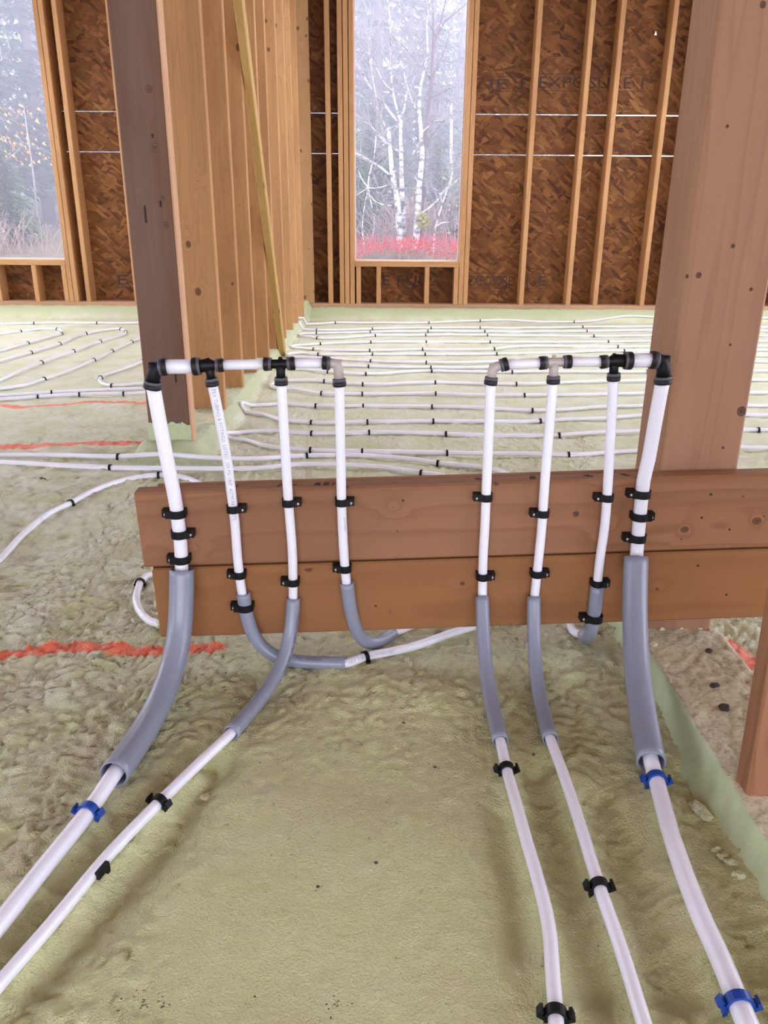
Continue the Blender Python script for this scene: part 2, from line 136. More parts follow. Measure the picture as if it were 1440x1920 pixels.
M = {}
M['stud'] = wood('framing_lumber', (.56, .31, .135), (.38, .185, .072), knot=.012)
M['pack'] = wood('pale_framing_lumber', (.45, .26, .115), (.33, .175, .07), knot=.013, sx=12, sz=6)
M['post_l'] = wood('weathered_post_lumber', (.185, .088, .046), (.12, .055, .027), knot=0.0, sx=9, sz=4.5, grey=.25, ring=14)
M['post_r'] = wood('planed_post_lumber', (.42, .23, .135), (.29, .143, .075), knot=0.0, sx=8, sz=2.6, grey=.12, ring=18)
M['board'] = wood('mounting_board_lumber', (.36, .175, .085), (.25, .108, .046), knot=.008, sx=8, sz=3.5, ring=11, grey=.06, rm=.9)
M['board2'] = wood('lower_board_lumber', (.34, .155, .058), (.26, .11, .038), knot=.005, sx=8, sz=3.0, ring=7, rm=.6)
M['brace'] = wood('brace_lumber', (.55, .36, .13), (.40, .24, .08), knot=.014, sx=14, sz=6)
M['plate'] = wood('plate_lumber', (.50, .30, .17), (.36, .20, .11), knot=.010)
M['edge'] = wood('fresh_lit_edge', (.66, .40, .24), (.52, .29, .16), knot=0.0)
M['steel'] = plain('nail_steel', (.46, .44, .36), .38, Metallic=.8)
M['hole'] = plain('nail_hole_dark', (.03, .014, .008), .8)
M['black'] = plain('black_plastic', (.006, .006, .007), .45, Specular_IOR_Level=.22)
M['ring'] = plain('dark_fitting_ring', (.016, .011, .013), .45, Specular_IOR_Level=.3)
M['ringlip'] = plain('grey_ring_lip', (.085, .085, .10), .45)
M['blue'] = plain('blue_plastic', (.004, .055, .32), .35)
M['grey'] = plain('grey_sleeve_plastic', (.255, .275, .345), .33, .04, Coat_Weight=.15, Coat_Roughness=.15)
M['fitgrey'] = plain('grey_fitting_plastic', (.47, .40, .36), .4)
M['ink'] = plain('pipe_print_ink', (.36, .35, .40), .7)
M['sleeveink'] = plain('sleeve_print_ink', (.075, .078, .11), .7)
M['marker'] = plain('black_marker_ink', (.012, .010, .012), .8)
M['stamp'] = plain('panel_stamp_ink', (.045, .022, .014), .8)
M['wrap'] = plain('house_wrap', (.82, .74, .74), .5)
M['dirt'] = plain('dirt', (.06, .048, .036), .95, .4, 200)
M['soil'] = plain('forest_floor', (.12, .09, .06), .95, .5, 3)

def pex():
    q = N('white_pex'); co = q.add('ShaderNodeTexCoord').outputs['Object']
    f = q.noise(co, 14, 3)
    return q.out(q.mix(f, rgb(.80, .79, .86), rgb(.86, .85, .91)), .28, Subsurface_Weight=.35, Subsurface_Radius=(.012, .012, .013), Subsurface_Scale=1.0, Coat_Weight=.2, Coat_Roughness=.2)
M['pex'] = pex()

def foam():
    q = N('spray_foam')
    co = q.add('ShaderNodeTexCoord').outputs['Object']
    at = q.add('ShaderNodeAttribute', attribute_name='paint').outputs['Fac']
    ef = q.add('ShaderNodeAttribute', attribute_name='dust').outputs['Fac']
    n1 = q.noise(co, 3.0, 4, .6); n2 = q.noise(co, 40, 4, .6); n3 = q.noise(co, 210, 3, .65); n4 = q.noise(co, 9, 3)
    col = q.mix(q.ramp(n1, [(.35, (0, 0, 0)), (.65, (1, 1, 1))]), rgb(*FOAM_A), rgb(*FOAM_B))
    col = q.mix(q.math('MULTIPLY', q.ramp(n2, [(.45, (0, 0, 0)), (.75, (1, 1, 1))]), .35), col, rgb(*FOAM_C))
    tan = q.ramp(q.noise(q.vm('ADD', co, (3.3, 1.2, 0)), 5.5, 4, .6), [(.5, (0, 0, 0)), (.66, (1, 1, 1))])
    col = q.mix(q.math('MULTIPLY', tan, .38), col, rgb(.56, .47, .27))
    dust_lit = q.math('MULTIPLY', ef, q.ramp(q.noise(co, 7, 5, .65), [(.36, (0, 0, 0)), (.62, (1, 1, 1))]))
    col = q.mix(q.math('MULTIPLY', dust_lit, .7), col, rgb(*FOAM_D))
    spk = q.ramp(q.noise(co, 75, 2, .4), [(.74, (0, 0, 0)), (.78, (1, 1, 1))])
    col = q.mix(q.math('MULTIPLY', spk, .45), col, rgb(.16, .12, .06))
    edge = q.math('ADD', at, q.math('MULTIPLY', q.math('SUBTRACT', q.noise(co, 55, 4, .7), .5), .9))
    pm = q.ramp(edge, [(.38, (0, 0, 0)), (.62, (1, 1, 1))])
    col = q.mix(q.math('MULTIPLY', pm, .95), col, q.mix(q.ramp(n2, [(.55, (0, 0, 0)), (.8, (1, 1, 1))]), rgb(1.0, .145, .040), rgb(1.0, .34, .18)))
    h = q.math('ADD', q.math('MULTIPLY', n2, .8), q.math('ADD', q.math('MULTIPLY', n3, .6), q.math('MULTIPLY', q.noise(co, 420, 2, .6), .25)))
    fr = q.add('ShaderNodeAttribute', attribute_name='fresh').outputs['Fac']
    col = q.mix(fr, col, q.mix(n1, rgb(.50, .57, .27), rgb(.56, .62, .34)))
    return q.out(col, .45, q.bump(h, .85, .0065), Specular_IOR_Level=.65, Sheen_Weight=.3, Sheen_Roughness=.4)
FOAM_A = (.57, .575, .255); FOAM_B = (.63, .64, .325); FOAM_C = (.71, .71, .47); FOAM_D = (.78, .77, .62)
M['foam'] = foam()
def foam2(name, a, b, bump=.5, sc_=90, th=(.4, .62)):
    q = N(name); co = q.add('ShaderNodeTexCoord').outputs['Object']
    n2 = q.noise(co, sc_, 5, .65); n1 = q.noise(co, 9, 3)
    return q.out(q.mix(q.ramp(n2, [(th[0], (0, 0, 0)), (th[1], (1, 1, 1))]), rgb(*a), rgb(*b)), .7, q.bump(q.math('ADD', n2, n1), bump, .006))
M['ledgetop'] = foam2('dusty_concrete', (.46, .37, .26), (.70, .65, .43), .6, 150, (.32, .5))
M['ledgeside'] = foam2('smooth_foam_skin', (.50, .58, .33), (.55, .62, .38), .25, 30)
M['crumb'] = foam2('foam_crumb', (.60, .60, .36), (.72, .71, .50), .8, 120)

def osb():
    q = N('oriented_strand_board')
    co = q.add('ShaderNodeTexCoord').outputs['Object']
    wv = q.noise(co, 6, 3, .6, 'Color')
    co2 = q.vm('ADD', co, q.vm('MULTIPLY', q.vm('SUBTRACT', wv, (.5, .5, .5)), (.035, 0, .035)))
    layers = []
    for ang, sc_ in ((.10, (7, 1, 30)), (-.28, (8, 1, 36)), (.75, (10, 1, 34)), (-.7, (11, 1, 44))):
        mp = q.add('ShaderNodeVectorRotate', {'Vector': co2, 'Axis': (0, 1, 0), 'Angle': ang}).outputs[0]
        v = q.add('ShaderNodeTexVoronoi', {'Vector': q.vm('MULTIPLY', mp, sc_), 'Scale': 1.0, 'Randomness': 1.0})
        layers.append((q.add('ShaderNodeSeparateColor', {0: v.outputs['Color']}), v.outputs['Distance']))
    val = layers[0][0].outputs[0]; hgt = layers[0][1]
    for i, th in ((1, .50), (2, .58), (3, .6)):
        s = layers[i][0]; msk = q.math('GREATER_THAN', s.outputs[1], th)
        nd = q.n.new('ShaderNodeMix'); q.set(nd.inputs[0], msk); q.set(nd.inputs[2], val); q.set(nd.inputs[3], s.outputs[0]); val = nd.outputs[0]
        nd = q.n.new('ShaderNodeMix'); q.set(nd.inputs[0], msk); q.set(nd.inputs[2], hgt); q.set(nd.inputs[3], layers[i][1]); hgt = nd.outputs[0]
    big = q.noise(co, 2.2, 3)
    v2 = q.math('ADD', q.math('MULTIPLY', val, .8), q.math('MULTIPLY', q.math('SUBTRACT', big, .5), .5))
    col = q.ramp(v2, [(0, (.055, .014, .003)), (.15, (.12, .042, .010)), (.5, (.19, .074, .018)), (.78, (.28, .122, .034)), (1, (.50, .27, .10))])
    gr = q.noise(q.vm('MULTIPLY', co2, (30, 30, 190)), 1, 2)
    col = q.mix(q.math('MULTIPLY', gr, .55), col, rgb(.11, .038, .010))
    return q.out(col, .6, q.bump(q.math('ADD', val, q.math('MULTIPLY', hgt, -.6)), .5, .003), Specular_IOR_Level=.2)
M['osb'] = osb()
def bark():
    q = N('birch_bark'); co = q.add('ShaderNodeTexCoord').outputs['Object']
    n1 = q.noise(q.vm('MULTIPLY', co, (9, 9, 16)), 1.0, 4, .6)
    return q.out(q.ramp(n1, [(.40, (.10, .09, .10)), (.50, (.46, .44, .48)), (.6, (.64, .62, .66))]), .7)
M['bark'] = bark()
M['twig'] = plain('grey_twig_bark', (.28, .24, .26), .8, .3, 6)
M['darkbark'] = plain('dark_bark', (.14, .10, .11), .85, .3, 10)
M['redbark'] = plain('reddish_bark', (.40, .20, .14), .85, .3, 10)
M['needle'] = plain('conifer_needles', (.045, .075, .045), .8, .5, 1.5)
M['needle2'] = plain('pale_conifer_needles', (.10, .15, .07), .8, .5, 1.5)
M['orange'] = plain('orange_leaves', (.62, .30, .06), .8, .3, 3)
M['red'] = plain('red_shrub_leaves', (.78, .025, .05), .7, .4, 6)
M['moss'] = plain('yellow_moss', (.26, .24, .05), .9, .4, 20)
M['brush'] = plain('dry_brush', (.30, .22, .20), .9, .4, 5)

# ------------------------------------------------------------------ mesh helpers
def link(o, parent=None):
    C.objects.link(o)
    if parent is not None: o.parent = parent
    return o
def tag(o, label=None, cat=None, group=None, kind=None):
    if label: o['label'] = label
    if cat: o['category'] = cat
    if group: o['group'] = group
    if kind: o['kind'] = kind
    return o
def empty(name, loc=(0, 0, 0)):
    o = bpy.data.objects.new(name, None); o.empty_display_size = .05; o.location = loc; C.objects.link(o); return o
def mobj(name, v, f, mats, parent=None, smooth=False, mi=None, mw=None):
    me = bpy.data.meshes.new(name); me.from_pydata([tuple(p) for p in v], [], [tuple(q) for q in f])
    for m_ in (mats if isinstance(mats, (list, tuple)) else [mats]): me.materials.append(M[m_] if isinstance(m_, str) else m_)
    if mi is not None: me.polygons.foreach_set('material_index', mi)
    if smooth: me.polygons.foreach_set('use_smooth', [True] * len(f))
    me.update()
    o = bpy.data.objects.new(name, me); link(o, parent)
    if mw is not None: o.matrix_local = mw
    return o
def dupe(o, name, parent=None, mw=None):
    c = o.copy(); c.name = name; c.parent = parent; C.objects.link(c)
    if mw is not None: c.matrix_local = mw
    return c
class MB:
    """collects geometry for one mesh"""
    def __init__(s): s.v = []; s.f = []; s.mi = []
    def add(s, v, f, mi=0):
        k = len(s.v); s.v += [tuple(p) for p in v]; s.f += [tuple(i + k for i in q) for q in f]; s.mi += [mi] * len(f); return s
    def tube(s, pts, r, seg=10, mi=0, cap=True): return s.add(*tube(pts, r, seg, cap), mi)
    def box(s, a, b, mi=0, mw=None):
        v = [Vector((x, y, z)) for x in (a[0], b[0]) for y in (a[1], b[1]) for z in (a[2], b[2])]
        if mw is not None: v = [mw @ p for p in v]
        return s.add(v, [(0, 1, 3, 2), (4, 6, 7, 5), (0, 4, 5, 1), (2, 3, 7, 6), (0, 2, 6, 4), (1, 5, 7, 3)], mi)
    def obj(s, name, mats, parent=None, smooth=False, mw=None): return mobj(name, s.v, s.f, mats, parent, smooth, s.mi, mw)
def frames(P):
    T = []
    for i in range(len(P)):
        t = P[min(i + 1, len(P) - 1)] - P[max(i - 1, 0)]; T.append(t.normalized() if t.length > 1e-9 else Vector((0, 0, 1)))
    a = Vector((0, 0, 1)) if abs(T[0].z) < .9 else Vector((0, -1, 0))
    n = (a - T[0] * a.dot(T[0])).normalized(); out = []
    for t in T:
        n = (n - t * n.dot(t)).normalized(); out.append((t, n, t.cross(n)))
    return out
def tube(pts, r, seg=10, cap=True):
    P = [Vector(p) for p in pts]; R = r if isinstance(r, (list, tuple)) else [r] * len(P)
    v = []; f = []
    for p, (t, n, b), q in zip(P, frames(P), R):
        for k in range(seg):
            a = 2 * math.pi * k / seg; v.append(p + n * (q * math.cos(a)) + b * (q * math.sin(a)))
    for i in range(len(P) - 1):
        for k in range(seg): f.append((i * seg + k, i * seg + (k + 1) % seg, (i + 1) * seg + (k + 1) % seg, (i + 1) * seg + k))
    if cap: f.append(tuple(range(seg - 1, -1, -1))); f.append(tuple(range((len(P) - 1) * seg, len(P) * seg)))
    return v, f
def hollow(pts, r, wall, seg=24):
    P = [Vector(p) for p in pts]; F = frames(P); v = []; f = []; m = len(P)
    for q in (r, r - wall):
        for p, (t, n, b) in zip(P, F):
            for k in range(seg):
                a = 2 * math.pi * k / seg; v.append(p + n * (q * math.cos(a)) + b * (q * math.sin(a)))
    for i in range(m - 1):
        for k in range(seg):
            k2 = (k + 1) % seg
            f.append((i * seg + k, i * seg + k2, (i + 1) * seg + k2, (i + 1) * seg + k))
            o_ = m * seg; f.append((o_ + i * seg + k2, o_ + i * seg + k, o_ + (i + 1) * seg + k, o_ + (i + 1) * seg + k2))
    for i, fl in ((0, 1), (m - 1, 0)):
        for k in range(seg):
            k2 = (k + 1) % seg; a_, b_, c_, d_ = i * seg + k, i * seg + k2, m * seg + i * seg + k2, m * seg + i * seg + k
            f.append((b_, a_, d_, c_) if fl else (a_, b_, c_, d_))
    return v, f
def crom(pts, step=.03):
    """Catmull-Rom through the points, resampled"""
    P = [Vector(p) for p in pts]
    P = [P[0] * 2 - P[1]] + P + [P[-1] * 2 - P[-2]]; out = []
    for i in range(1, len(P) - 2):
        p0, p1, p2, p3 = P[i - 1:i + 3]
        t0 = 0; t1 = t0 + max((p1 - p0).length, 1e-6) ** .5; t2 = t1 + max((p2 - p1).length, 1e-6) ** .5; t3 = t2 + max((p3 - p2).length, 1e-6) ** .5
        n = max(2, int((p2 - p1).length / step))
        for k in range(n):
            t = t1 + (t2 - t1) * k / n
            A1 = p0 * ((t1 - t) / (t1 - t0)) + p1 * ((t - t0) / (t1 - t0)); A2 = p1 * ((t2 - t) / (t2 - t1)) + p2 * ((t - t1) / (t2 - t1)); A3 = p2 * ((t3 - t) / (t3 - t2)) + p3 * ((t - t2) / (t3 - t2))
            B1 = A1 * ((t2 - t) / (t2 - t0)) + A2 * ((t - t0) / (t2 - t0)); B2 = A2 * ((t3 - t) / (t3 - t1)) + A3 * ((t - t1) / (t3 - t1))
            out.append(B1 * ((t2 - t) / (t2 - t1)) + B2 * ((t - t1) / (t2 - t1)))
    out.append(P[-2]); return out
def lumber(name, W, T, L, mat, parent=None, mw=None, b=.0035):
    """board: X width, Y thickness, Z length, origin at the middle of its foot"""
    x, y = W / 2, T / 2
    pr = [(-x + b, -y), (x - b, -y), (x, -y + b), (x, y - b), (x - b, y), (-x + b, y), (-x, y - b), (-x, -y + b)]
    v = [(p[0], p[1], z) for z in (0, L) for p in pr]
    f = [(i, (i + 1) % 8, 8 + (i + 1) % 8, 8 + i) for i in range(8)] + [tuple(range(7, -1, -1)), tuple(range(8, 16))]
    return mobj(name, v, f, mat, parent, mw=mw)
def TR(x, y, z): return Matrix.Translation((x, y, z))

# ------------------------------------------------------------------ noise and the foam floor's height
def vnoise(x, y, seed):
    g = np.random.RandomState(seed).rand(256, 256)
    xi = np.floor(x).astype(int); yi = np.floor(y).astype(int); fx = x - xi; fy = y - yi
    fx = fx * fx * (3 - 2 * fx); fy = fy * fy * (3 - 2 * fy); a, b = xi & 255, (xi + 1) & 255; c, d = yi & 255, (yi + 1) & 255
    return (g[a, c] * (1 - fx) + g[b, c] * fx) * (1 - fy) + (g[a, d] * (1 - fx) + g[b, d] * fx) * fy
def sstep(a, b, x): t = np.clip((x - a) / (b - a), 0, 1); return t * t * (3 - 2 * t)
def segdist(x, y, pl):
    best = np.full(np.shape(x), 9.0)
    for (ax, ay), (bx, by) in zip(pl[:-1], pl[1:]):
        dx, dy = bx - ax, by - ay; t = np.clip(((x - ax) * dx + (y - ay) * dy) / (dx * dx + dy * dy + 1e-12), 0, 1)
        best = np.minimum(best, np.hypot(x - ax - t * dx, y - ay - t * dy))
    return best
VD = (.018, .022, .016, .020, .016, .012)
def floor_low(x, y):
    x = np.asarray(x, float); y = np.asarray(y, float)
    h = (vnoise(x * 2.2 + 9, y * 2.2, 1) - .5) * .012 + (vnoise(x * 5, y * 5 + 3, 2) - .5) * .008
    h = h * (1 - .6 * sstep(3, 5, y))
    for d, pl in zip(VD, VALLEY):
        h = h - d * np.exp(-(segdist(x, y, pl) / .030) ** 2)
    h = h + .018 * np.exp(-(((x + .02) / .22) ** 2 + ((y - 1.2) / .10) ** 2)) + .010 * np.exp(-(((x - .33) / .16) ** 2 + ((y - 1.33) / .10) ** 2))
    h = h + .03 * np.exp(-(((x + .73) / .42) ** 2 + ((y - 2.54) / .11) ** 2))
    for k in ('p1', 'p3', 'p5', 'p6', 'p8'):
        w_ = np.exp(-(segdist(x, y, FLOOR_RUN[k]) / .019) ** 2) * (y < 1.02); h = h * (1 - w_) + .006 * w_
    cove = .092 * sstep(6.70, 6.9, y + .03 * (vnoise(x * 4, y, 5) - .5))
    lx = .055 * (1 - sstep(.0, .075 - .045 * sstep(3.2, 4.5, y), np.abs(x + .73) - .07)) * sstep(2.5, 2.6, y)
    return np.maximum(h, 0 * h - .03) + cove + lx
def floor_z(x, y):
    x = np.asarray(x, float); y = np.asarray(y, float)
    h = floor_low(x, y)
    wx = x + .03 * (vnoise(x * 22, y * 22, 11) - .5); wy = y + .03 * (vnoise(x * 22 + 40, y * 22, 12) - .5)
    smooth = 1 - .72 * np.exp(-(((x + .06) / .22) ** 2 + ((y - .72) / .26) ** 2) ** 2)
    left = .55 + .75 * sstep(-.15, -.5, x) + .5 * sstep(1.0, 1.25, y) + .25 * sstep(.18, .3, x)
    a = np.abs(2 * vnoise(wx * 56, wy * 56, 3) - 1); b = np.abs(2 * vnoise(wx * 120, wy * 120 + 7, 4) - 1)
    c = vnoise(x * 11, y * 11, 6) - .5
    far = 1 - .55 * sstep(2.2, 4, y)
    return h + smooth * left * far * (.0062 * (a - .4) + .0042 * (b - .4) + .009 * c)
def fz(x, y): return float(floor_z(np.array([x]), np.array([y]))[0])
def fl(x, y): return float(floor_low(np.array([x]), np.array([y]))[0])

def axis(*segs):
    out = []
    for a, b, s in segs: out += list(np.linspace(a, b, max(2, int(round((b - a) / s)) + 1))[:-1])
    return np.array(out + [segs[-1][1]])
def build_floor():
    xs = axis((-5, -1.6, .03), (-1.6, -.8, .012), (-.8, .8, .0052), (.8, 1.6, .012), (1.6, 5, .03))
    ys = axis((-2.5, .4, .06), (.4, 1.75, .0055), (1.75, 3.2, .010), (3.2, 6.92, .022))
    X, Y = np.meshgrid(xs, ys); Z = floor_z(X, Y); n, m = X.shape
    co = np.stack([X, Y, Z], -1).reshape(-1, 3)
    i = np.arange(n * m).reshape(n, m); q = np.stack([i[:-1, :-1], i[:-1, 1:], i[1:, 1:], i[1:, :-1]], -1).reshape(-1, 4)
    me = bpy.data.meshes.new('floor'); me.vertices.add(len(co)); me.vertices.foreach_set('co', co.ravel())
    me.loops.add(q.size); me.loops.foreach_set('vertex_index', q.ravel().astype(np.int32))
    me.polygons.add(len(q)); me.polygons.foreach_set('loop_start', np.arange(0, q.size, 4, dtype=np.int32)); me.polygons.foreach_set('loop_total', np.full(len(q), 4, dtype=np.int32))
    me.polygons.foreach_set('use_smooth', np.ones(len(q), bool)); me.update(calc_edges=True)
    pa = np.zeros(X.shape)
    for k, wd in (('a', .021), ('b', .024), ('c', .030), ('d', .032)):
        sd = segdist(X, Y, PAINT[k]); pa = np.maximum(pa, np.clip(1.25 - sd / wd * .85, 0, 1))
    pa = pa * np.where((Y < 1.6) & (X < 0), sstep(-.27, -.34, X), 1)
    a = me.attributes.new('paint', 'FLOAT', 'POINT'); a.data.foreach_set('value', pa.ravel().astype(np.float32))
    du = np.clip(sstep(1.05, 1.5, Y) * .55 + sstep(2, 4, Y) * .45 + sstep(-.25, -.5, X) * .5 * sstep(.7, 1.0, Y), 0, 1)  # pale dust, raised towards back and left to paint in window brightness
    fr = np.clip(sstep(6.74, 6.82, Y) + sstep(.012, .03, Z) * (np.abs(X + .73) < .3) * (Y > 2.45) * sstep(.30, .2, np.abs(X + .73)) * .8, 0, 1)
    a = me.attributes.new('fresh', 'FLOAT', 'POINT'); a.data.foreach_set('value', fr.ravel().astype(np.float32))
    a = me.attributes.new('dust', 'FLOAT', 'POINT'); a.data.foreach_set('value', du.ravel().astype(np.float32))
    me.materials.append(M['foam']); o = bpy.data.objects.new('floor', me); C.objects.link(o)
    return tag(o, kind='structure')
floor = build_floor()
# crumbs and dirt specks lying all over the foam
random.seed(5); s_ = MB()
for i in range(380):
    x = random.uniform(-.8, .48); y = random.uniform(.5, 1.9); r = random.uniform(.0005, .0014) * (1 if random.random() < .9 else 1.7); z = fz(x, y)
    v = [(x + r * random.uniform(.5, 1.4) * math.cos(a) , y + r * random.uniform(.5, 1.4) * math.sin(a), z - .0005) for a in (0, 1.26, 2.5, 3.8, 5)] + [(x, y, z + r * .9)]
    s_.add(v, [(0, 1, 5), (1, 2, 5), (2, 3, 5), (3, 4, 5), (4, 0, 5)])
for cx, cy_, n_, sp in STAIN:
    for i in range(n_):
        x = cx + random.gauss(0, sp); y = cy_ + random.gauss(0, sp * .6); r = random.uniform(.0006, .0016); z = fz(x, y)
        v = [(x + r * random.uniform(.6, 2.2) * math.cos(a), y + r * random.uniform(.5, 1.2) * math.sin(a), z - .0006) for a in (0, 1.26, 2.5, 3.8, 5)] + [(x, y, z + r * .5)]
        s_.add(v, [(0, 1, 5), (1, 2, 5), (2, 3, 5), (3, 4, 5), (4, 0, 5)])
tag(s_.obj('dirt_speck', 'dirt', floor), kind='stuff')

# ------------------------------------------------------------------ room shell
WY, WD, ZP = 6.9, .14, .087          # inner face of the back wall's studs, stud depth, underside of the bottom plate
TOP = 2.75
back = tag(empty('wall_back', (0, WY, ZP)), kind='structure')
def W(x, y, z): return TR(x, y - WY, z - ZP)
def stud_back(xl, z0=None, z1=None, name='stud', mat='stud', parent=back, w_=.038, d=WD, y=WY):
    z0 = ZP + .038 if z0 is None else z0; z1 = TOP if z1 is None else z1
    mw = W(xl + w_ / 2, y + d / 2, z0) @ Matrix.Rotation(rad(90), 4, 'Z')
    return lumber(name, d, w_, z1 - z0, mat, parent, mw)
lumber('bottom_plate', WD, .038, 9.2, 'plate', back, W(-4.6, WY + WD / 2, ZP + .019) @ Matrix.Rotation(rad(90), 4, 'Y') @ Matrix.Rotation(rad(90), 4, 'Z'))
for xr in (1.173, 1.572, 1.803, 2.201, 2.378, 2.62, 3.02, 3.43, 3.84, 4.25): stud_back(xr - .038)
for xl in (-.485, -.793, -2.545, -2.136, -1.734, -1.33, -.93, -4.0, -4.4): stud_back(xl)
lumber('backing_stud', .142, .038, TOP - ZP - .038, 'pack', back, W(-.676, WY + .019, ZP + .038))          # laid flat against the partition
stud_back(-.787 + .04 - .038 * 0 + .0, mat='pack')
# panels: 15 mm sheets with open daylight joints between the courses
OY = WY + WD
def panel(x0, x1, z0, z1, hole=None):
    xs, zs = [x0, x1], [z0, z1]
    if hole: xs = [x0, hole[0] - .011, hole[0] + .011, x1]; zs = [z0, hole[1] - .014, hole[1] + .014, z1]
    b = MB(); t = .0125; y0 = 0
    for i in range(len(xs) - 1):
        for k in range(len(zs) - 1):
            if hole and i == 1 and k == 1:      # the torn triangular hole
                hx0, hx1, hz0, hz1 = xs[1], xs[2], zs[1], zs[2]; mx = (hx0 + hx1) / 2
                for tri in ([(hx0, hz0), (mx - .003, hz1), (hx0, hz1)], [(hx1, hz0), (hx1, hz1), (mx + .003, hz1)]):
                    v = [(x, yy, z) for yy in (y0, y0 + t) for x, z in tri]
                    b.add(v, [(0, 1, 2), (5, 4, 3), (0, 3, 4, 1), (1, 4, 5, 2), (2, 5, 3, 0)])
                continue
            b.box((xs[i], y0, zs[k]), (xs[i + 1], y0 + t, zs[k + 1]))
    return b.obj('osb_panel', 'osb', back, mw=W(0, OY, 0) )
Z1, Z2 = 1.300, 1.597
W1 = (-3.66, -2.690, .463); W2 = (-.261, .616, .471)          # window openings: left, right, sill height
for x0, x1 in ((-4.6, W1[0]), (W1[1], -.28 - .95), (-1.227, W2[0]), (W2[1], 1.79), (1.793, 3.4), (3.403, 4.6)):
    zb = ZP - .01
    panel(x0, x1, zb, Z1 - .004); panel(x0, x1, Z1 + .004, Z2 - .004 if x0 < 1 else Z2 - .005)
    panel(x0, x1, Z2 + .004, TOP, (HOLE[0], HOLE[2]) if x0 < HOLE[0] < x1 else None)
for a in (W1, W2): panel(a[0], a[1], ZP - .01, a[2] - .038)
panels = [o for o in back.children if o.name.startswith('osb_panel')]
# printed stamps on the sheets
def text_mesh(s, size):
    cu = bpy.data.curves.new('t', 'FONT'); cu.body = s; cu.size = size; cu.resolution_u = 2
    o = bpy.data.objects.new('t', cu); C.objects.link(o)
    me = bpy.data.meshes.new_from_object(o.evaluated_get(bpy.context.evaluated_depsgraph_get()))
    v = [tuple(p.co) for p in me.vertices]; f = [tuple(p.vertices) for p in me.polygons]
    bpy.data.objects.remove(o); bpy.data.curves.remove(cu); bpy.data.meshes.remove(me); return v, f
def stamp(k, s, boxed=True):
    (x0, _, z1), (x1, _, z0) = STAMP[k]; yy = OY - .0006; b = MB(); hh = z1 - z0; t = .004
    def flat(v, f): b.add([(p[0], yy, p[1]) for p in v], f)
    def bar(a, c, d, e): flat([(a, d), (c, d), (c, e), (a, e)], [(0, 1, 2, 3)])
    if boxed: bar(x0, x1, z1 - t, z1); bar(x0, x1, z0, z0 + t); bar(x0, x0 + t, z0, z1); bar(x1 - t, x1, z0, z1)
    v, f = text_mesh(s, hh * .95); vx = [p[0] for p in v]; a, c = min(vx), max(vx); sc_ = (x1 - x0 - .02) / (c - a)
    flat([(x0 + .01 + (p[0] - a) * sc_, z0 + hh * .18 + p[1]) for p in v], f)
    mid = ((x0 + x1) / 2, (z0 + z1) / 2)
    par = back
    for o in panels:
        vs = [q.co for q in o.data.vertices]
        if min(q.x for q in vs) <= mid[0] <= max(q.x for q in vs) and min(q.z for q in vs) <= mid[1] <= max(q.z for q in vs): par = o
    st = b.obj('panel_stamp', 'stamp', par); st.matrix_local = TR(0, -OY, 0)
    return st
stamp('up1', 'IE 1'); stamp('up2', 'EXPOSURE 1'); stamp('win', 'E FULL'); stamp('r1', 'EXPOSURE'); stamp('r2', '1 E'); stamp('l1', 'RATED', False); stamp('l2', 'E')
# window openings
def window(n, a, cr):
    x0, x1, zs = a
    wn = tag(empty('window_%d' % n, (0, WY, ZP)), kind='structure')
    lumber('sill_plate', WD, .045, x1 - x0, 'stud', wn, W(x0, WY + WD / 2, zs - .0225) @ Matrix.Rotation(rad(90), 4, 'Y') @ Matrix.Rotation(rad(90), 4, 'Z'))
    for xl in cr: stud_back(xl, None, zs - .045, 'cripple_stud', 'stud', wn)
    for xl in ((x0 - .039, x0 - .083, x0 - .127) if n == 2 else (x0 - .039, x0 - .078)): stud_back(xl, parent=wn, name='jack_stud')
    for xl in (x1 + .001, x1 + .042): stud_back(xl, parent=wn, name='jack_stud')
    b = MB(); t = .012; ya, yb = OY - WY + .0005, OY + .02 - WY
    for p0, p1 in (((x0 - .002, ya, zs - ZP), (x0 + t * .55, yb, TOP - ZP)), ((x1 - t * .55, ya, zs - ZP), (x1 + .002, yb, TOP - ZP)), ((x0, ya, zs - ZP - .002), (x1, yb, zs - ZP + .006))): b.box(p0, p1)
    b.obj('house_wrap_edge', 'wrap', wn)
    return wn
window(1, W1, (-2.735 + .005, -2.98, -3.30)); window(2, W2, (-.249, -.079, .329, .575))
# remaining shell: unseen walls, their openings made up to set the light, ceiling with joists
def shell(name, boxes, mat='osb'):
    b = MB()
    for a, c in boxes: b.box(a, c)
    return tag(b.obj(name, mat), kind='structure')
def side(name, x0, x1, ops, ya=-3.0, yb=7.04, z0=-.05, sill=.45):
    B = []; y = ya
    for a, c in ops:
        B.append(((x0, y, z0), (x1, a, TOP))); B.append(((x0, a, z0), (x1, c, sill))); y = c
    B.append(((x0, y, z0), (x1, yb, TOP))); return shell(name, B)
side('wall_left', -4.75, -4.6, ((-2.2, -.8), (.5, 1.7), (3.0, 4.4), (4.7, 6.6)), sill=.2)
side('wall_right', 4.6, 4.75, ((-2.4, .2), (.5, 3.2), (3.4, 5.0), (5.2, 6.8)), sill=-.04)
shell('wall_rear', [((-4.75, -3.15, -.05), (-2.6, -3.0, TOP)), ((2.6, -3.15, -.05), (4.75, -3.0, TOP)), ((-2.6, -3.15, 2.15), (2.6, -3.0, TOP))])
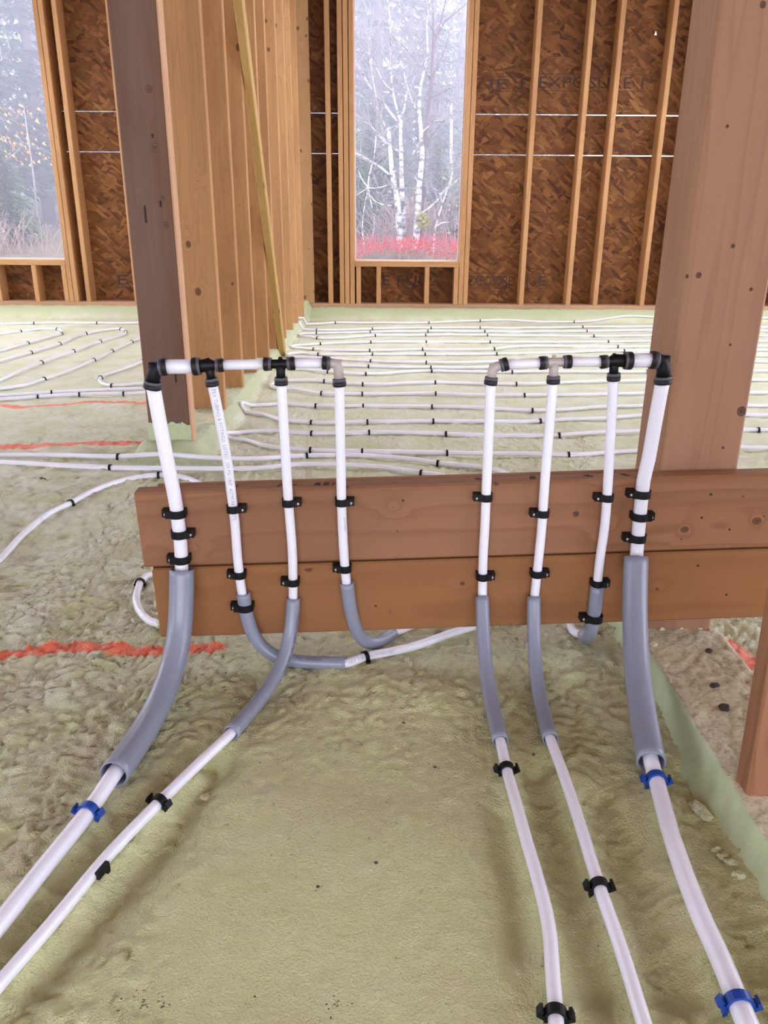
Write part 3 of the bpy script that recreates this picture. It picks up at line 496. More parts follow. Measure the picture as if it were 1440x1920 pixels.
# unseen roof deck, two bays of bare joists left open to brighten the far floor
ceil = shell('ceiling', [((-4.75, -3, TOP), (4.75, 4.1, TOP + .05)), ((-4.75, 5.7, TOP), (4.75, 7.05, TOP + .05)), ((-4.75, 4.1, TOP), (-4.2, 5.7, TOP + .05)), ((-1.3, 4.1, TOP), (-.4, 5.7, TOP + .05)), ((4.2, 4.1, TOP), (4.75, 5.7, TOP + .05))], 'osb')
for i in range(13):
    x = -4.2 + .65 * i; lumber('joist', .038, .19, 10.0, 'stud', ceil, TR(x, -2.98, TOP - .10) @ Matrix.Rotation(rad(-90), 4, 'X'))

# ------------------------------------------------------------------ interior partition, its ledge, posts
LZ = .05
part = tag(empty('wall_partition', (-.73, 2.6, LZ)), kind='structure')
for i, y in enumerate((3.195, 3.625, 4.021, 4.488, 4.825, 5.288, 5.70, 6.10, 6.50)):
    lumber('stud', .14, .038, TOP - LZ, 'stud', part, TR(random.uniform(-.003, .003), y + .019 - 2.6, 0))
b_ = MB(); b_.box((-.805, 2.62, -.05), (-.655, 6.88, LZ)); tag(b_.obj('trim_1', 'ledgetop'), kind='structure')

pl = tag(empty('wooden_post', (-.73, 2.67, .0)), 'weathered brown square post on the left rising from the green foam', 'post')
lumber('post_shaft', .141, .058, TOP, 'post_l', pl, TR(0, -.041, 0), .004)
lumber('lit_edge_strip', .006, .056, TOP - .05, 'edge', pl, TR(.0728, -.041, .05), .001)  # fresh wood side, made paler with the light from the right painted in
# foam sprayed up on the foot of the post
g = MB(); nx, nz = 26, 18; random.seed(3)
V = []
for j in range(nz + 1):
    for i in range(nx + 1):
        u = i / nx; t = j / nz; top_ = .138 + .007 * math.sin(u * 9) * math.sin(u * 17 + 1)
        V.append((-.074 + .148 * u + random.uniform(-.001, .001), -.0705 - .012 * (1 - t) ** 1.4 - random.uniform(0, .0025), t * top_))
F_ = [(j * (nx + 1) + i, j * (nx + 1) + i + 1, (j + 1) * (nx + 1) + i + 1, (j + 1) * (nx + 1) + i) for j in range(nz) for i in range(nx)]
mobj('foam_splash', V, F_, 'ledgeside', pl, True)
def slot(x, z, h, parent, y=-.0708, w_=.006):
    b = MB(); b.box((x - w_ / 2, y - .0004, z - h / 2), (x + w_ / 2, y + .002, z + h / 2)); return b.obj('nail_slot', 'hole', parent)
def knot_disc(x, z, r, parent, y):
    n = 14; v = [(x, y - .0002, z)]; f = []
    for j, q in enumerate((.45, .8, 1.0)):
        for i in range(n): a = 2 * math.pi * i / n; v.append((x + r * q * math.cos(a) * random.uniform(.92, 1.08), y + (.0001, -.0007, .0006)[j], z + r * q * 1.1 * math.sin(a) * random.uniform(.92, 1.08)))
    f += [(0, 1 + i, 1 + (i + 1) % n) for i in range(n)]
    for j in range(2):
        for i in range(n): f.append((1 + j * n + i, 1 + (j + 1) * n + i, 1 + (j + 1) * n + (i + 1) % n, 1 + j * n + (i + 1) % n))
    return mobj('knot', v, f, ['knot', 'knotrim'], parent, False, [0] * n + [1] * n + [0] * n)
M['knot'] = plain('knot_wood', (.085, .032, .014), .6, .5, 180); M['knotrim'] = plain('knot_rim', (.13, .055, .026), .6, .4, 120)
for x, z, r in [q for q in KN_L if abs(q[0] + .73) < .062]: knot_disc(x + .73, z, r, pl, -.0702)
for x, z, h in ((-.034, .285, .05), (.036, .30, .045), (-.05, .128, .008), (-.02, .122, .014), (.012, .132, .008), (.04, .135, .012), (-.015, .80, .05), (.035, .83, .018), (.02, 1.41, .02), (-.03, 1.385, .015), (.028, 1.02, .012)): slot(x, z, h, pl)

pr_ = tag(empty('wooden_post', (.566, 1.425, .03)), 'smooth square post on the right behind the pipe mounting board', 'post')
lumber('post_shaft', .139, .139, TOP - .03, 'post_r', pr_, None, .004)
V = []; random.seed(8)
for j in range(9):
    for i in range(23): V.append((-.071 + .142 * i / 22, -.0705 - .007 * (1 - j / 8) - random.uniform(0, .002), -.03 + (.040 + .012 * math.sin(i * 1.1)) * j / 8))
mobj('foam_dust', V, [(j * 23 + i, j * 23 + i + 1, (j + 1) * 23 + i + 1, (j + 1) * 23 + i) for j in range(8) for i in range(22)], 'crumb', pr_, True)
for x, z, r in KN_R: knot_disc(x - .566, z - .03, r, pr_, -.0697)
# a split off strip and weathered wane along the left edge of the right post
b_ = MB(); b_.box((-.0705, -.0712, .02), (-.056, -.069, .53)); b_.obj('edge_splinter', 'post_r', pr_)

# ledge on the right: concrete strip crusted with foam
def ledge():
    xs = np.linspace(.492, .650, 34); ys = np.arange(.25, 1.60, .006); X, Y = np.meshgrid(xs, ys)
    Z = .046 + .0045 * (vnoise(X * 120, Y * 120, 21) - .5) + .003 * (vnoise(X * 45, Y * 45, 22) - .5)
    X = X + .004 * (vnoise(Y * 30, Y * 0 + 2.5, 23) - .5) * (X < .5)
    n, m = X.shape; v = [tuple(p) for p in np.stack([X, Y, Z], -1).reshape(-1, 3)]
    f = [(i * m + j, i * m + j + 1, (i + 1) * m + j + 1, (i + 1) * m + j) for i in range(n - 1) for j in range(m - 1)]; mi = [0] * len(f)
    k = len(v)
    for i in range(n):          # sloping smooth foam face down to the floor
        for t in range(1, 8):
            q = t / 7; v.append((X[i, 0] - .003 * q - .028 * q ** 3, Y[i, 0], Z[i, 0] - (Z[i, 0] + .014) * q + .0015 * math.sin(i * .7 + t)))
    def idx(i, t): return i * m if t == 0 else k + i * 7 + t - 1
    for i in range(n - 1):
        for t in range(7): f.append((idx(i, t), idx(i + 1, t), idx(i + 1, t + 1), idx(i, t + 1))); mi.append(1)
    k = len(v); v += [(xs[-1], y, -.05) for y in ys]
    for i in range(n - 1): f.append((i * m + m - 1, k + i, k + i + 1, (i + 1) * m + m - 1)); mi.append(0)
    return tag(mobj('trim_2', v, f, ['ledgetop', 'ledgeside'], None, True, mi), kind='structure')
ledge()

# stud at the right edge of the view
d_ = Vector((-.022, .012, 1)).normalized()
st = tag(lumber('wooden_stud', .14, .038, TOP - .1, 'board', None, None), 'reddish stud standing on the foam dusted ledge at the right edge', 'stud')
st.matrix_local = TR(.572, .90, .044) @ Vector((0, 0, 1)).rotation_difference(d_).to_matrix().to_4x4()

# diagonal brace nailed across the partition studs, leaning strips by the left window
a_, c_ = Vector((-.637, 4.86, .035)), Vector((-.637, 2.78, 3.45)); dz = (c_ - a_).normalized()
a_, c_ = Vector((-.6355, 4.90, .02)), Vector((-.6355, 3.27, 2.72)); dz = (c_ - a_).normalized()
xx = Vector((1, 0, 0)); yy_ = dz.cross(xx).normalized()
m_ = Matrix(((yy_.x, -xx.x, dz.x, a_.x), (yy_.y, -xx.y, dz.y, a_.y), (yy_.z, -xx.z, dz.z, a_.z), (0, 0, 0, 1)))
br = tag(lumber('diagonal_brace', .075, .038, (c_ - a_).length, 'brace', None, m_), 'long yellowish timber brace slanting across the row of partition studs', 'brace')
for i, (x0, x1) in enumerate(((-2.055, -1.90), (-2.02, -1.865), (-1.985, -1.83))):
    p, q = Vector((x0, 6.86 - .012 * i, ZP + .04)), Vector((x1 + .08, 6.93 - .012 * i, ZP + .66)); z_ = (q - p).normalized()
    o = lumber('lumber_strip', .028, .012, (q - p).length, 'pack', None, TR(*p) @ Vector((0, 0, 1)).rotation_difference(z_).to_matrix().to_4x4(), .001)
    tag(o, 'pale thin lumber strip leaning by the back wall beside the left post, %s' % ('leftmost of three', 'middle of three', 'rightmost of three')[i], 'lumber', 'leaning lumber strips')
# bunch of thin shims in the corner below the centre window
for i in range(4):
    p = Vector((.575 + .012 * i, 6.93 - .01 * i, ZP + .04)); q = p + Vector((.055 + .004 * i, .01, .15 - .025 * i)); z_ = (q - p).normalized()
    tag(lumber('wood_shim', .010, .004, (q - p).length, 'pack', None, TR(*p) @ Vector((0, 0, 1)).rotation_difference(z_).to_matrix().to_4x4(), .0008), 'thin wood shim leaning in the corner below the centre window', 'shim', 'wood shims below the window')

# ------------------------------------------------------------------ mounting board
YAW = .03; TL = .030
u_ = Vector((1, YAW, TL)).normalized(); nf = Vector((YAW, -1, 0)).normalized(); up_ = nf.cross(u_) * -1
if up_.z < 0: up_ = -up_
def board_m(x, zc, depth):        # local X up the board, Y towards the viewer, Z along it
    o = Vector((x, 1.30 + YAW * x, zc + TL * x)) - nf * depth
    return Matrix(((up_.x, nf.x, u_.x, o.x), (up_.y, nf.y, u_.y, o.y), (up_.z, nf.z, u_.z, o.z), (0, 0, 0, 1)))
bd = tag(empty('mounting_board', (0, 1.30, .21)), 'two stacked brown planks carrying the risers, fixed across the right post', 'board')
I = TR(0, -1.30, -.21)
lumber('plank', .1415, .038, 1.75, 'board', bd, I @ board_m(-.431, .2825, .019), .004)
lumber('plank', .1400, .038, 1.75, 'board2', bd, I @ board_m(-.414, .1390, .019), .003)
lumber('backing_plank', .1415, .015, .87, 'board', bd, I @ board_m(-.40, .283, .0465), .003)
b_ = MB(); random.seed(4)
for k in range(40):
    x = -.4135 + random.uniform(-.003, .0005); z = .072 + .125 * random.random(); y = 1.288 + random.random() * .034; r = random.uniform(.004, .008)
    v, f = tube([(x - r * .5, y, z), (x, y, z), (x + r * .3, y, z)], [r * .3, r, r * .5], 6); b_.add(v, f)
o = b_.obj('foam_crust', 'crumb', bd, True); o.matrix_local = I
def disc(name, p, r, mat, parent, h=.0012, y0=0.0):
    n = 10; P = Vector(p) + nf * y0; v = []; f = []
    e1, e2 = u_, up_
    for k in range(n):
        a = 2 * math.pi * k / n; v.append(P + e1 * (r * math.cos(a)) + e2 * (r * math.sin(a)))
    v += [q + nf * h for q in v]; f = [(i, (i + 1) % n, n + (i + 1) % n, n + i) for i in range(n)] + [tuple(range(n, 2 * n))]
    o = mobj(name, v, f, mat, parent); o.matrix_local = I; return o
for i, p in enumerate(NAIL): disc('nail_hole', p, .0022 if i < 7 else .0014, 'hole', bd, .0006)
for p, r in zip(KNOT, (.004, .0055, .0055, .003)): disc('knot', p, r, 'knot', bd, .0004)
# marker writing on the top edge of the upper plank
def stroke(name, segs, p, sc_, mat='marker'):
    b = MB(); o = Vector(p); ex = u_; ey = Vector((-YAW * 0, 1, 0)); ez = Vector((0, 0, 1)); w_ = .0011
    for s in segs:
        for (ax, ay), (bx, by) in zip(s[:-1], s[1:]):
            A = o + ex * (ax * sc_) + ey * (ay * sc_); B = o + ex * (bx * sc_) + ey * (by * sc_); d = (B - A).normalized(); n = Vector((-d.y, d.x, 0)) * w_
            A = A - d * w_ * .6; B = B + d * w_ * .6
            v = [A - n, B - n, B + n, A + n]; v = v + [q + ez * .0005 for q in v]
            b.add(v, [(4, 5, 6, 7), (0, 1, 5, 4), (1, 2, 6, 5), (2, 3, 7, 6), (3, 0, 4, 7)])
    ob = b.obj(name, mat, bd); ob.matrix_local = I; return ob
K_ = [[(0, 0), (.3, 1)], [(.9, 1), (.2, .45), (.9, 0)]]; R_ = [[(0, 0), (.15, 1), (.7, .95), (.65, .55), (.1, .5), (.75, 0)]]; E_ = [[(.75, 1), (.1, 1), (0, 0), (.7, 0)], [(.05, .5), (.6, .5)]]
S_ = [[(.8, .9), (.2, 1), (.1, .55), (.7, .45), (.6, .05), (0, .1)]]; A_ = [[(0, 0), (.4, 1), (.8, 0)]]; D_ = [[(0, .5), (.8, .55)]]; T_ = [[(0, 0), (.25, .9)]]; Z_ = [[(0, .9), (.5, .4), (.4, .95), (1, .1)]]
for L_, p in zip((T_, A_, D_, R_, E_, T_, Z_, S_, Z_, Z_), MARK):
    zt = .2825 + .0708 + TL * p[0] + .0003; stroke('marker_writing', L_, (p[0] - .006, 1.30 + YAW * p[0] + .012, zt), .013)

# ------------------------------------------------------------------ pipes of the two manifolds
RS, RB = .0083, .0118          # small and large pipe radius
for k, lim in (('R17', 2.525), ('R18', 2.445)):
    def near_(p):
        d = max(0, p[1] - lim) * math.exp(-((p[0] + .73) / .42) ** 4); return (p[0] * (p[1] - d) / p[1] if d < .4 else p[0], p[1] - d)
    ROWS[k] = [near_(p) for p in ROWS[k]]; CLIPS[k] = [near_(p) for p in CLIPS[k]]
def onward(row):       # carry a row on to the left, out of the photograph's frame
    (ax, ay), (bx, by) = row[0], row[1]; d = math.hypot(ax - bx, ay - by); s = max(0, min(2.4, (ax + 4.3) * d / max(bx - ax, .05))) / d
    return [(ax + (ax - bx) * s, ay + (ay - by) * s)] + row
for k in ('R17', 'R18', 'R19', 'L0', 'L1a', 'L2a', 'L3', 'L5', 'L6'): ROWS[k] = onward(ROWS[k])
for k in ('L1b', 'L2b'): ROWS[k] = list(reversed(onward(list(reversed(ROWS[k])))))
def floor_path(pts, r, sink=.15, dy=0): return [(x, y, fl(x, y) + r * (1 - sink) + .004) for x, y in pts]
def path_sleeve(k):
    rr = .0215 if k in ('s1', 's8') else .0125; pts = [Vector(p) for p in SLEEVE[k]]
    if k == 's7': pts = pts[:-1]
    base = [Vector((p.x, p.y, max(p.z, fl(p.x, p.y) + rr * .72))) for p in pts]
    q_ = crom(base, .02)
    for _ in range(14): q_ = [q_[0]] + [q_[i] * .5 + (q_[i - 1] + q_[i + 1]) * .25 for i in range(1, len(q_) - 1)] + [q_[-1]]
    return q_
FEED = {'p1': ('s1', RB), 'p2': ('s2', RS), 'p3': ('s3', RS), 'p4': ('s4', RS), 'p5': ('s5', RS), 'p6': ('s6', RS), 'p7': ('s7', RS), 'p8': ('s8', RB)}
def y_lim(p): return (p[0], min(p[1], 6.78))
FLOOR_RUN['p2'] = FLOOR_RUN['p2'] + [(.36, 1.52), (.50, 1.80), (.42, 2.12)] + list(reversed(ROWS['R17']))
FLOOR_RUN['p4'] = [(.06, 1.42), (.20, 1.62), (.32, 1.88), (.27, 2.10)] + list(reversed(ROWS['R18']))
lp = list(reversed(ROWS['loop']))
FLOOR_RUN['p7'] = [(.386, 1.40), (.395, 1.50), (.45, 1.64), (.62, 1.78), (1.0, 1.92), (1.7, 2.0), (3.2, 2.05)]
def pipe_text(path, r, s, parent, start, size, side=Vector((0, -1, 0)), mat='ink'):
    """print bent round the pipe, reading along it"""
    P = [Vector(p) for p in path]; L = [0]
    for a, b in zip(P[:-1], P[1:]): L.append(L[-1] + (b - a).length)
    v, f = text_mesh(s, size); out = []
    for x, y, z in v:
        t = start + x; i = 0
        while i < len(L) - 2 and L[i + 1] < t: i += 1
        q = (t - L[i]) / max(L[i + 1] - L[i], 1e-6); c = P[i].lerp(P[i + 1], q); d = (P[i + 1] - P[i]).normalized()
        n = (side - d * side.dot(d)).normalized(); b = n.cross(d); a = (y - size * .35) / r
        out.append(c + (n * math.cos(a) + b * math.sin(a)) * (r + .0003))
    return mobj('printed_text', out, f, mat, parent)
riser_ob = {}
def manifold(side_, keys, label):
    H = [Vector(p) for p in HEADER[side_]]; base = sum((Vector(RISER[k][0]) for k in keys), Vector()) / 4
    root = tag(empty('pipe_manifold', (base.x, base.y, 0)), label, 'pipe manifold')
    inv = TR(-base.x, -base.y, 0)
    for k in keys:
        sk, r = FEED[k]; sp = path_sleeve(sk); pts = [Vector(p) for p in RISER[k]]
        pts = pts[1:-1] + [Vector(RISER[k][-1]).lerp(sp[0], .5)] + [q for q in sp[1:]]
        run = floor_path(FLOOR_RUN[k], r)
        if k in ('p1', 'p8', 'p3', 'p5', 'p6'): run = [(x, y, .006 + r) for x, y in FLOOR_RUN[k]]
        up = crom(pts + [Vector(q) for q in run], .018)
        o = MB().tube(up, r, 14).obj('riser_pipe', 'pex', root, True); o.matrix_local = inv; riser_ob[k] = (o, up)
    # header pipes, fittings and their rings
    big = (0, 1, 2) if side_ == 'L' else (7, 8, 9)
    def rr(i): return RB if i in big else RS
    def collar(par, p, d, r):
        d = d.normalized(); prof = [(-.0068, r + .0004), (-.0066, r + .0022), (-.0030, r + .0030), (-.0026, r + .0020), (-.0016, r + .0020), (-.0012, r + .0030), (.0048, r + .0030), (.0064, r + .0020), (.0066, r + .0004)]
        v, f = tube([p + d * a for a, _ in prof], [b for _, b in prof], 20)
        F = len(f); mi = [1 if 1 <= (i // 20) <= 3 else 0 for i in range(F - 2)] + [0, 0]
        o = mobj('collar_ring', v, f, ['ring', 'ringlip'], par, True, mi); o.matrix_local = Matrix.Identity(4); return o
    for i0, i1 in ((1, 2), (4, 5), (7, 8)):
        r = RB if i0 in big else RS
        o = MB().tube([H[i0], H[i0].lerp(H[i1], .5), H[i1]], r, 16).obj('header_pipe', 'pex', root, True); o.matrix_local = inv
    def fitting(name, i, mat, lab):
        b = MB(); c = H[i]; kk = {0: 0, 3: 1, 6: 2, 9: 3}[i]; k = keys[kk]; rv = FEED[k][1]
        down = Vector(RISER[k][1]); dv = (down - c).normalized(); rb = rv * .92
        nb = [j for j in (i - 1, i + 1) if 0 <= j < 10]
        if name == 'elbow_fitting':
            dh = (H[nb[0]] - c).normalized(); e = rb * 1.0
            pts = [H[nb[0]]]; 
            for t in range(0, 7):
                a = t / 6 * math.pi / 2; pts.append(c + dh * (e * (1 - math.sin(a))) + dv * (e * (1 - math.cos(a))))
            pts.append(down); b.tube(pts, rb * 1.04, 16)
            cc = c - dh * rb * .35 - dv * rb * .35
            b.box((-rb * .8, -rb * .55, -rb * .8), (rb * .8, rb * .55, rb * .8), 0, TR(*c))
        else:
            b.tube([H[nb[0]], H[nb[0]].lerp(c, .5), c, c.lerp(H[nb[1]], .5), H[nb[1]]], [rr(nb[0]) * .95, rr(nb[0]) * .9, max(rr(nb[0]), rr(nb[1])) * .95, rr(nb[1]) * .9, rr(nb[1]) * .95], 16)
            b.tube([c, c.lerp(down, .5), down], [rv * 1.05, rv * .88, rv * .95], 16)
            b.tube([c - dv * rb, c - dv * (rb + .004)], [.004, .003], 8)
        fo = b.obj(name, mat, root, True); fo.matrix_local = inv
        if lab: fo['label'] = lab
        for j in nb: collar(fo, H[j], H[j] - c, rr(j))
        collar(fo, down + dv * .002, dv, rv)
        return fo
    cols = {'L': ('black', 'black', 'black', 'fitgrey'), 'R': ('fitgrey', 'fitgrey', 'black', 'black')}[side_]
    for i, mt in zip((0, 3, 6, 9), cols):
        fitting('elbow_fitting' if i in (0, 9) else 'tee_fitting', i, mt, 'milky grey plastic fitting' if mt == 'fitgrey' else None)
    return root
ML = manifold('L', ('p1', 'p2', 'p3', 'p4'), 'left white pipe manifold of four risers under a capped header')
MR = manifold('R', ('p5', 'p6', 'p7', 'p8'), 'right white pipe manifold of four risers beside the right post')
ML['label'] = 'left white pipe manifold, four risers joined by a header with fittings'
def ptxt(k, s, st_, size, sd):
    o, up = riser_ob[k]; t = pipe_text(up, RS if FEED[k][1] == RS else RB, s, o, st_, size, sd); return t
ptxt('p2', 'PEX TUBING & FITTINGS  LISTED  100 PSI 180F  ASTM F876  CTS', .012, .0082, Vector((.25, -1, 0)))
ptxt('p4', 'ASTM F876', .235, .0055, Vector((.75, -1, 0)))
ptxt('p2', 'SDR9 POTABLE TUBING ASTM F876 F877', .63, .0075, Vector((0, -1, .5)))
ptxt('p5', '100 PSI 180F', .62, .0048, Vector((.8, -.2, .7)))

# ------------------------------------------------------------------ grey sleeves
SL = {'s1': 'wide grey sleeve at the foot of the far left thick riser, sweeping left', 's2': 'grey sleeve on the second riser from the left, bent right along the floor', 's3': 'grey sleeve on the third riser from the left, curving forward left with print on it', 's4': 'short grey J shaped sleeve on the fourth riser, hooking back under the board',
      's5': 'slim grey sleeve on the first riser of the right manifold', 's6': 'slim grey sleeve with a black arrow mark on the second right riser', 's7': 'short grey sleeve on the third right riser, turning back under the board', 's8': 'wide grey sleeve at the foot of the thick riser by the right post'}
for k in SLEEVE:
    p = crom(path_sleeve(k), .012); rr_ = .0215 if k in ('s1', 's8') else .0125
    v, f = hollow(p, rr_, .0026 if rr_ > .02 else .0020, 28 if rr_ > .02 else 20)
    root = tag(mobj('pipe_sleeve', v, f, 'grey', None, True), SL[k], 'sleeve', 'grey pipe sleeves')
    if k == 's3': pipe_text(p, rr_, 'TUBING SLEEVE  PVC  SCH  3/4  E', root, .03, .0075, Vector((.9, -.6, 0)), 'sleeveink')
    if k == 's2': pipe_text(p, rr_, 'PVC CONDUIT', root, .185, .0075, Vector((0, -.6, 1)), 'sleeveink')
    if k == 's6':
        b = MB(); c = p[9] + Vector((-.004, -rr_ * .96, 0)); b.add([c + Vector(q) for q in ((-.006, -.0006, -.003), (.006, -.0002, -.004), (.003, -.0006, .0005), (-.001, -.0008, .0045), (-.004, -.0006, .001))], [(0, 1, 2, 3, 4)])
        b.obj('ink_mark', 'marker', root)

# ------------------------------------------------------------------ black clamps on the board
def clamp_mesh(r, side_, t=.0032, h=.0125, fl_w=.0105):
    b = MB(); prof_o, prof_i = [], []; wall = .0125
    prof_o.append((-(r + t) * side_, wall)); prof_i.append((-r * side_, wall))
    for k in range(13):
        a = math.pi * k / 12; prof_o.append((-(r + t) * math.cos(a) * side_, -(r + t) * math.sin(a))); prof_i.append((-(r + .0003) * math.cos(a) * side_, -(r + .0003) * math.sin(a)))
    prof_o.append(((r + t) * side_, wall)); prof_i.append((r * side_, wall)); n = len(prof_o)
    v = [(x, y, z) for z in (-h / 2, h / 2) for P in (prof_o, prof_i) for x, y in P]; f = []
    for i in range(n - 1): f += [(i, i + 1, 2 * n + i + 1, 2 * n + i), (n + i + 1, n + i, 3 * n + i, 3 * n + i + 1), (i, n + i, n + i + 1, i + 1), (2 * n + i, 2 * n + i + 1, 3 * n + i + 1, 3 * n + i)]
    b.add(v, f)
    x0, x1 = sorted(((r + t * .6) * side_, (r + t + fl_w) * side_)); b.box((x0, -.004, -h / 2), (x1, wall, h / 2))
    xa, xb = sorted(((r * .55) * side_, (r + t + fl_w * .35) * side_)); b.box((xa, -(r + t) * .78, -h / 2 + .0005), (xb, 0, h / 2 - .0005))
    nb = MB(); xc = (r + t + fl_w * .42) * side_
    yn = -.0045
    v, f = tube([(xc, yn + .004, -.001), (xc, yn - .0016, -.001), (xc, yn - .0024, -.001)], [.0030, .0030, .0018], 12); nb.add(v, f)
    return b, nb
ORD = {'p1': 'far left thick riser', 'p2': 'second riser from the left', 's2': 'second riser\'s grey sleeve', 'p3': 'third riser from the left', 'p4': 'fourth riser from the left', 'p5': 'first riser of the right manifold', 'p6': 'second riser of the right manifold', 'p7': 'third riser of the right manifold', 's7': 'short sleeve of the third right riser', 'p8': 'thick riser by the right post'}
cnt = {}; tot = {}
for c in CLAMP: tot[c[0]] = tot.get(c[0], 0) + 1
cm = {}
for k, x, y, z, s, t in CLAMP:
    r = {'b': RB, 's': RS, 'm': .0125}[t]
    if (t, s) not in cm:
        b, nb = clamp_mesh(r, s, h=.0135 if t == 'b' else .0125); ob = b.obj('pipe_clamp', 'black'); no = nb.obj('nail', 'steel', ob, True); cm[t, s] = (ob, no)
    else:
        p0, q0 = cm[t, s]; ob = dupe(p0, 'pipe_clamp'); no = dupe(q0, 'nail', ob)
    src = riser_ob[k][1] if k[0] == 'p' else crom(path_sleeve(k), .012)
    for A, B in zip(src[:-1], src[1:]):
        if A.z >= z >= B.z and A.z > .06: x = A.lerp(B, (A.z - z) / max(A.z - B.z, 1e-6)).x; break
    off = Vector((x, 1.30 + YAW * x - .0125, z)); ob.matrix_local = TR(*off) @ Matrix.Rotation(math.atan(YAW) + 0, 4, 'Z')
    i = cnt.get(k, 0); cnt[k] = i + 1; n = tot[k]
    w_ = 'only' if n == 1 else ('upper', 'lower')[i] if n == 2 else ('topmost', 'middle', 'lowest')[i]
    tag(ob, '%s black clamp with a nail holding the %s' % (w_, ORD[k]), 'clamp', 'black pipe clamps on the board')

# ------------------------------------------------------------------ clips on the floor
def near_clip(r, col, width=.011):
    b = MB(); t = .0035; n = 14; po, pi = [], []
    for k in range(n + 1):
        a = rad(-25) + rad(230) * k / n; po.append(((r + t) * math.cos(a), (r + t) * math.sin(a))); pi.append(((r + .0004) * math.cos(a), (r + .0004) * math.sin(a)))
    m = n + 1; v = [(x, y, z) for y in (-width / 2, width / 2) for P in (po, pi) for x, z in P]; f = []
    for i in range(n): f += [(i, i + 1, 2 * m + i + 1, 2 * m + i), (m + i + 1, m + i, 3 * m + i, 3 * m + i + 1), (i, m + i, m + i + 1, i + 1), (2 * m + i, 2 * m + i + 1, 3 * m + i + 1, 3 * m + i)]
    f += [(0, 2 * m, 3 * m, m), (n, m + n, 3 * m + n, 2 * m + n)]
    b.add(v, f)
    for s in (-1, 1):
        q = Matrix.Rotation(rad(-28 * s), 4, 'Y'); mm = TR(s * (r + t * .6), 0, -.002) @ q
        x0, x1 = sorted((0, s * .0095)); b.box((x0, -width / 2, -.0028), (x1, width / 2, .0022), 0, mm)
        x0, x1 = sorted((s * .0062, s * .0098)); b.box((x0, -width / 2, .001), (x1, width / 2, .0062), 0, mm)
        x0, x1 = sorted((s * (r - .001), s * (r + t))); b.box((x0, -width * .3, -r * 1.9), (x1, width * .3, -.002))
    return b
NC = {'p1': ('blue', 'blue clip over the thick pipe leaving the left wide sleeve'), 'p3': ('black', 'black clip across the thin left floor pipe, the one nearer its sleeve'), 'p3b': ('black', 'black clip half hidden behind the thin left floor pipe, nearer the bottom left'),
      'p5': ('black', 'black clip just below the first right sleeve'), 'p5b': ('black', 'black clip at the bottom edge on the first right floor pipe'), 'p6': ('black', 'black clip midway along the second right floor pipe'), 'p8': ('blue', 'blue clip just below the wide right sleeve'), 'p8b': ('blue', 'blue clip at the bottom right corner on the thick pipe')}
def near_on(path, x, y):
    P = [Vector(p) for p in path]; i = min(range(1, len(P) - 1), key=lambda j: (P[j].x - x) ** 2 + (P[j].y - y) ** 2 + (0 if P[j].z < .12 else 9))
    d = (P[i + 1] - P[i - 1]).normalized(); return P[i], d
for k, (col, lab) in NC.items():
    if k == 'p3b': continue
    x, y = NEARCLIP[k]; pk = k.rstrip('b') if k != 'p8b' else 'p8'
    p, d = near_on(riser_ob[pk][1], x, y); r = FEED[pk][1]
    ob = near_clip(r, col).obj('floor_clip', col)
    ob.matrix_local = TR(*p) @ Matrix.Rotation(math.atan2(-d.x, d.y), 4, 'Z')
    tag(ob, lab, 'clip', col + ' clips near the camera')

p, d = near_on(riser_ob['p3'][1], *NEARCLIP['p3b']); sd = Vector((-d.y, d.x, 0)) * .0095
tb = MB(); tb.box((-.003, -.011, -.004), (.003, .011, .006)); tb.box((-.003, -.011, -.010), (.0015, -.006, .001)); tb.box((-.006, .004, .002), (.001, .010, .0055))
tb = tb.obj('clip_tab', 'black'); tb.matrix_local = TR(*(p + sd)) @ Matrix.Rotation(math.atan2(-d.x, d.y), 4, 'Z')
tag(tb, 'small black clip tab poking out behind the thin left floor pipe', 'clip')

# ------------------------------------------------------------------ heating loops in the floor
RH = .0083
def ext(row, x): a, b = row[-2], row[-1]; return row + [y_lim((x, b[1] + (x - b[0]) * .02))]
def bend(a, b):
    (ax, ay), (bx, by) = a, b; m = (ay + by) / 2; rr_ = abs(ay - by) / 2; x = min(ax, bx)
    return [(x - rr_ * .75, m + (ay - m) * .72), (x - rr_ * 1.08, m), (x - rr_ * .75, m + (by - m) * .72)]
def loop_obj(pts, label, r=RH, group='white heating pipes clipped to the floor'):
    P = crom([(x, y, 0) for x, y in map(y_lim, pts)], .035); z = floor_low(np.array([p.x for p in P]), np.array([p.y for p in P]))
    wob = vnoise(np.array([p.x * 3 for p in P]), np.array([p.y * 3 for p in P]), 31) * .006
    P = [Vector((p.x, p.y, float(q) + r * .85 + float(w_))) for p, q, w_ in zip(P, z, wob)]
    o = MB().tube(P, r, 8).obj('heating_pipe', 'pex', None, True); return tag(o, label, 'pipe', group), P
paths = {}
nm_ = ('first', 'second', 'third', 'fourth', 'fifth', 'sixth', 'seventh', 'eighth')
for i in range(8):
    a, b = ROWS['R%d' % (2 * i + 1)], ROWS['R%d' % (2 * i + 2)]
    xm = -.635 + 1.08 * abs(a[0][1] - b[0][1]) / 2 + .01
    a = [(max(x, xm), y) for x, y in a if x > xm - .12]; b = [(max(x, xm), y) for x, y in b if x > xm - .12]
    pts = list(reversed(ext(a, 3.6))) + bend(a[0], b[0]) + ext(b, 3.6)
    o, P = loop_obj(pts, '%s white pipe loop of the centre floor counted from the back wall%s' % (nm_[i], ', the nearest' if i == 7 else ''))
    paths['R%d' % (2 * i + 1)] = paths['R%d' % (2 * i + 2)] = P
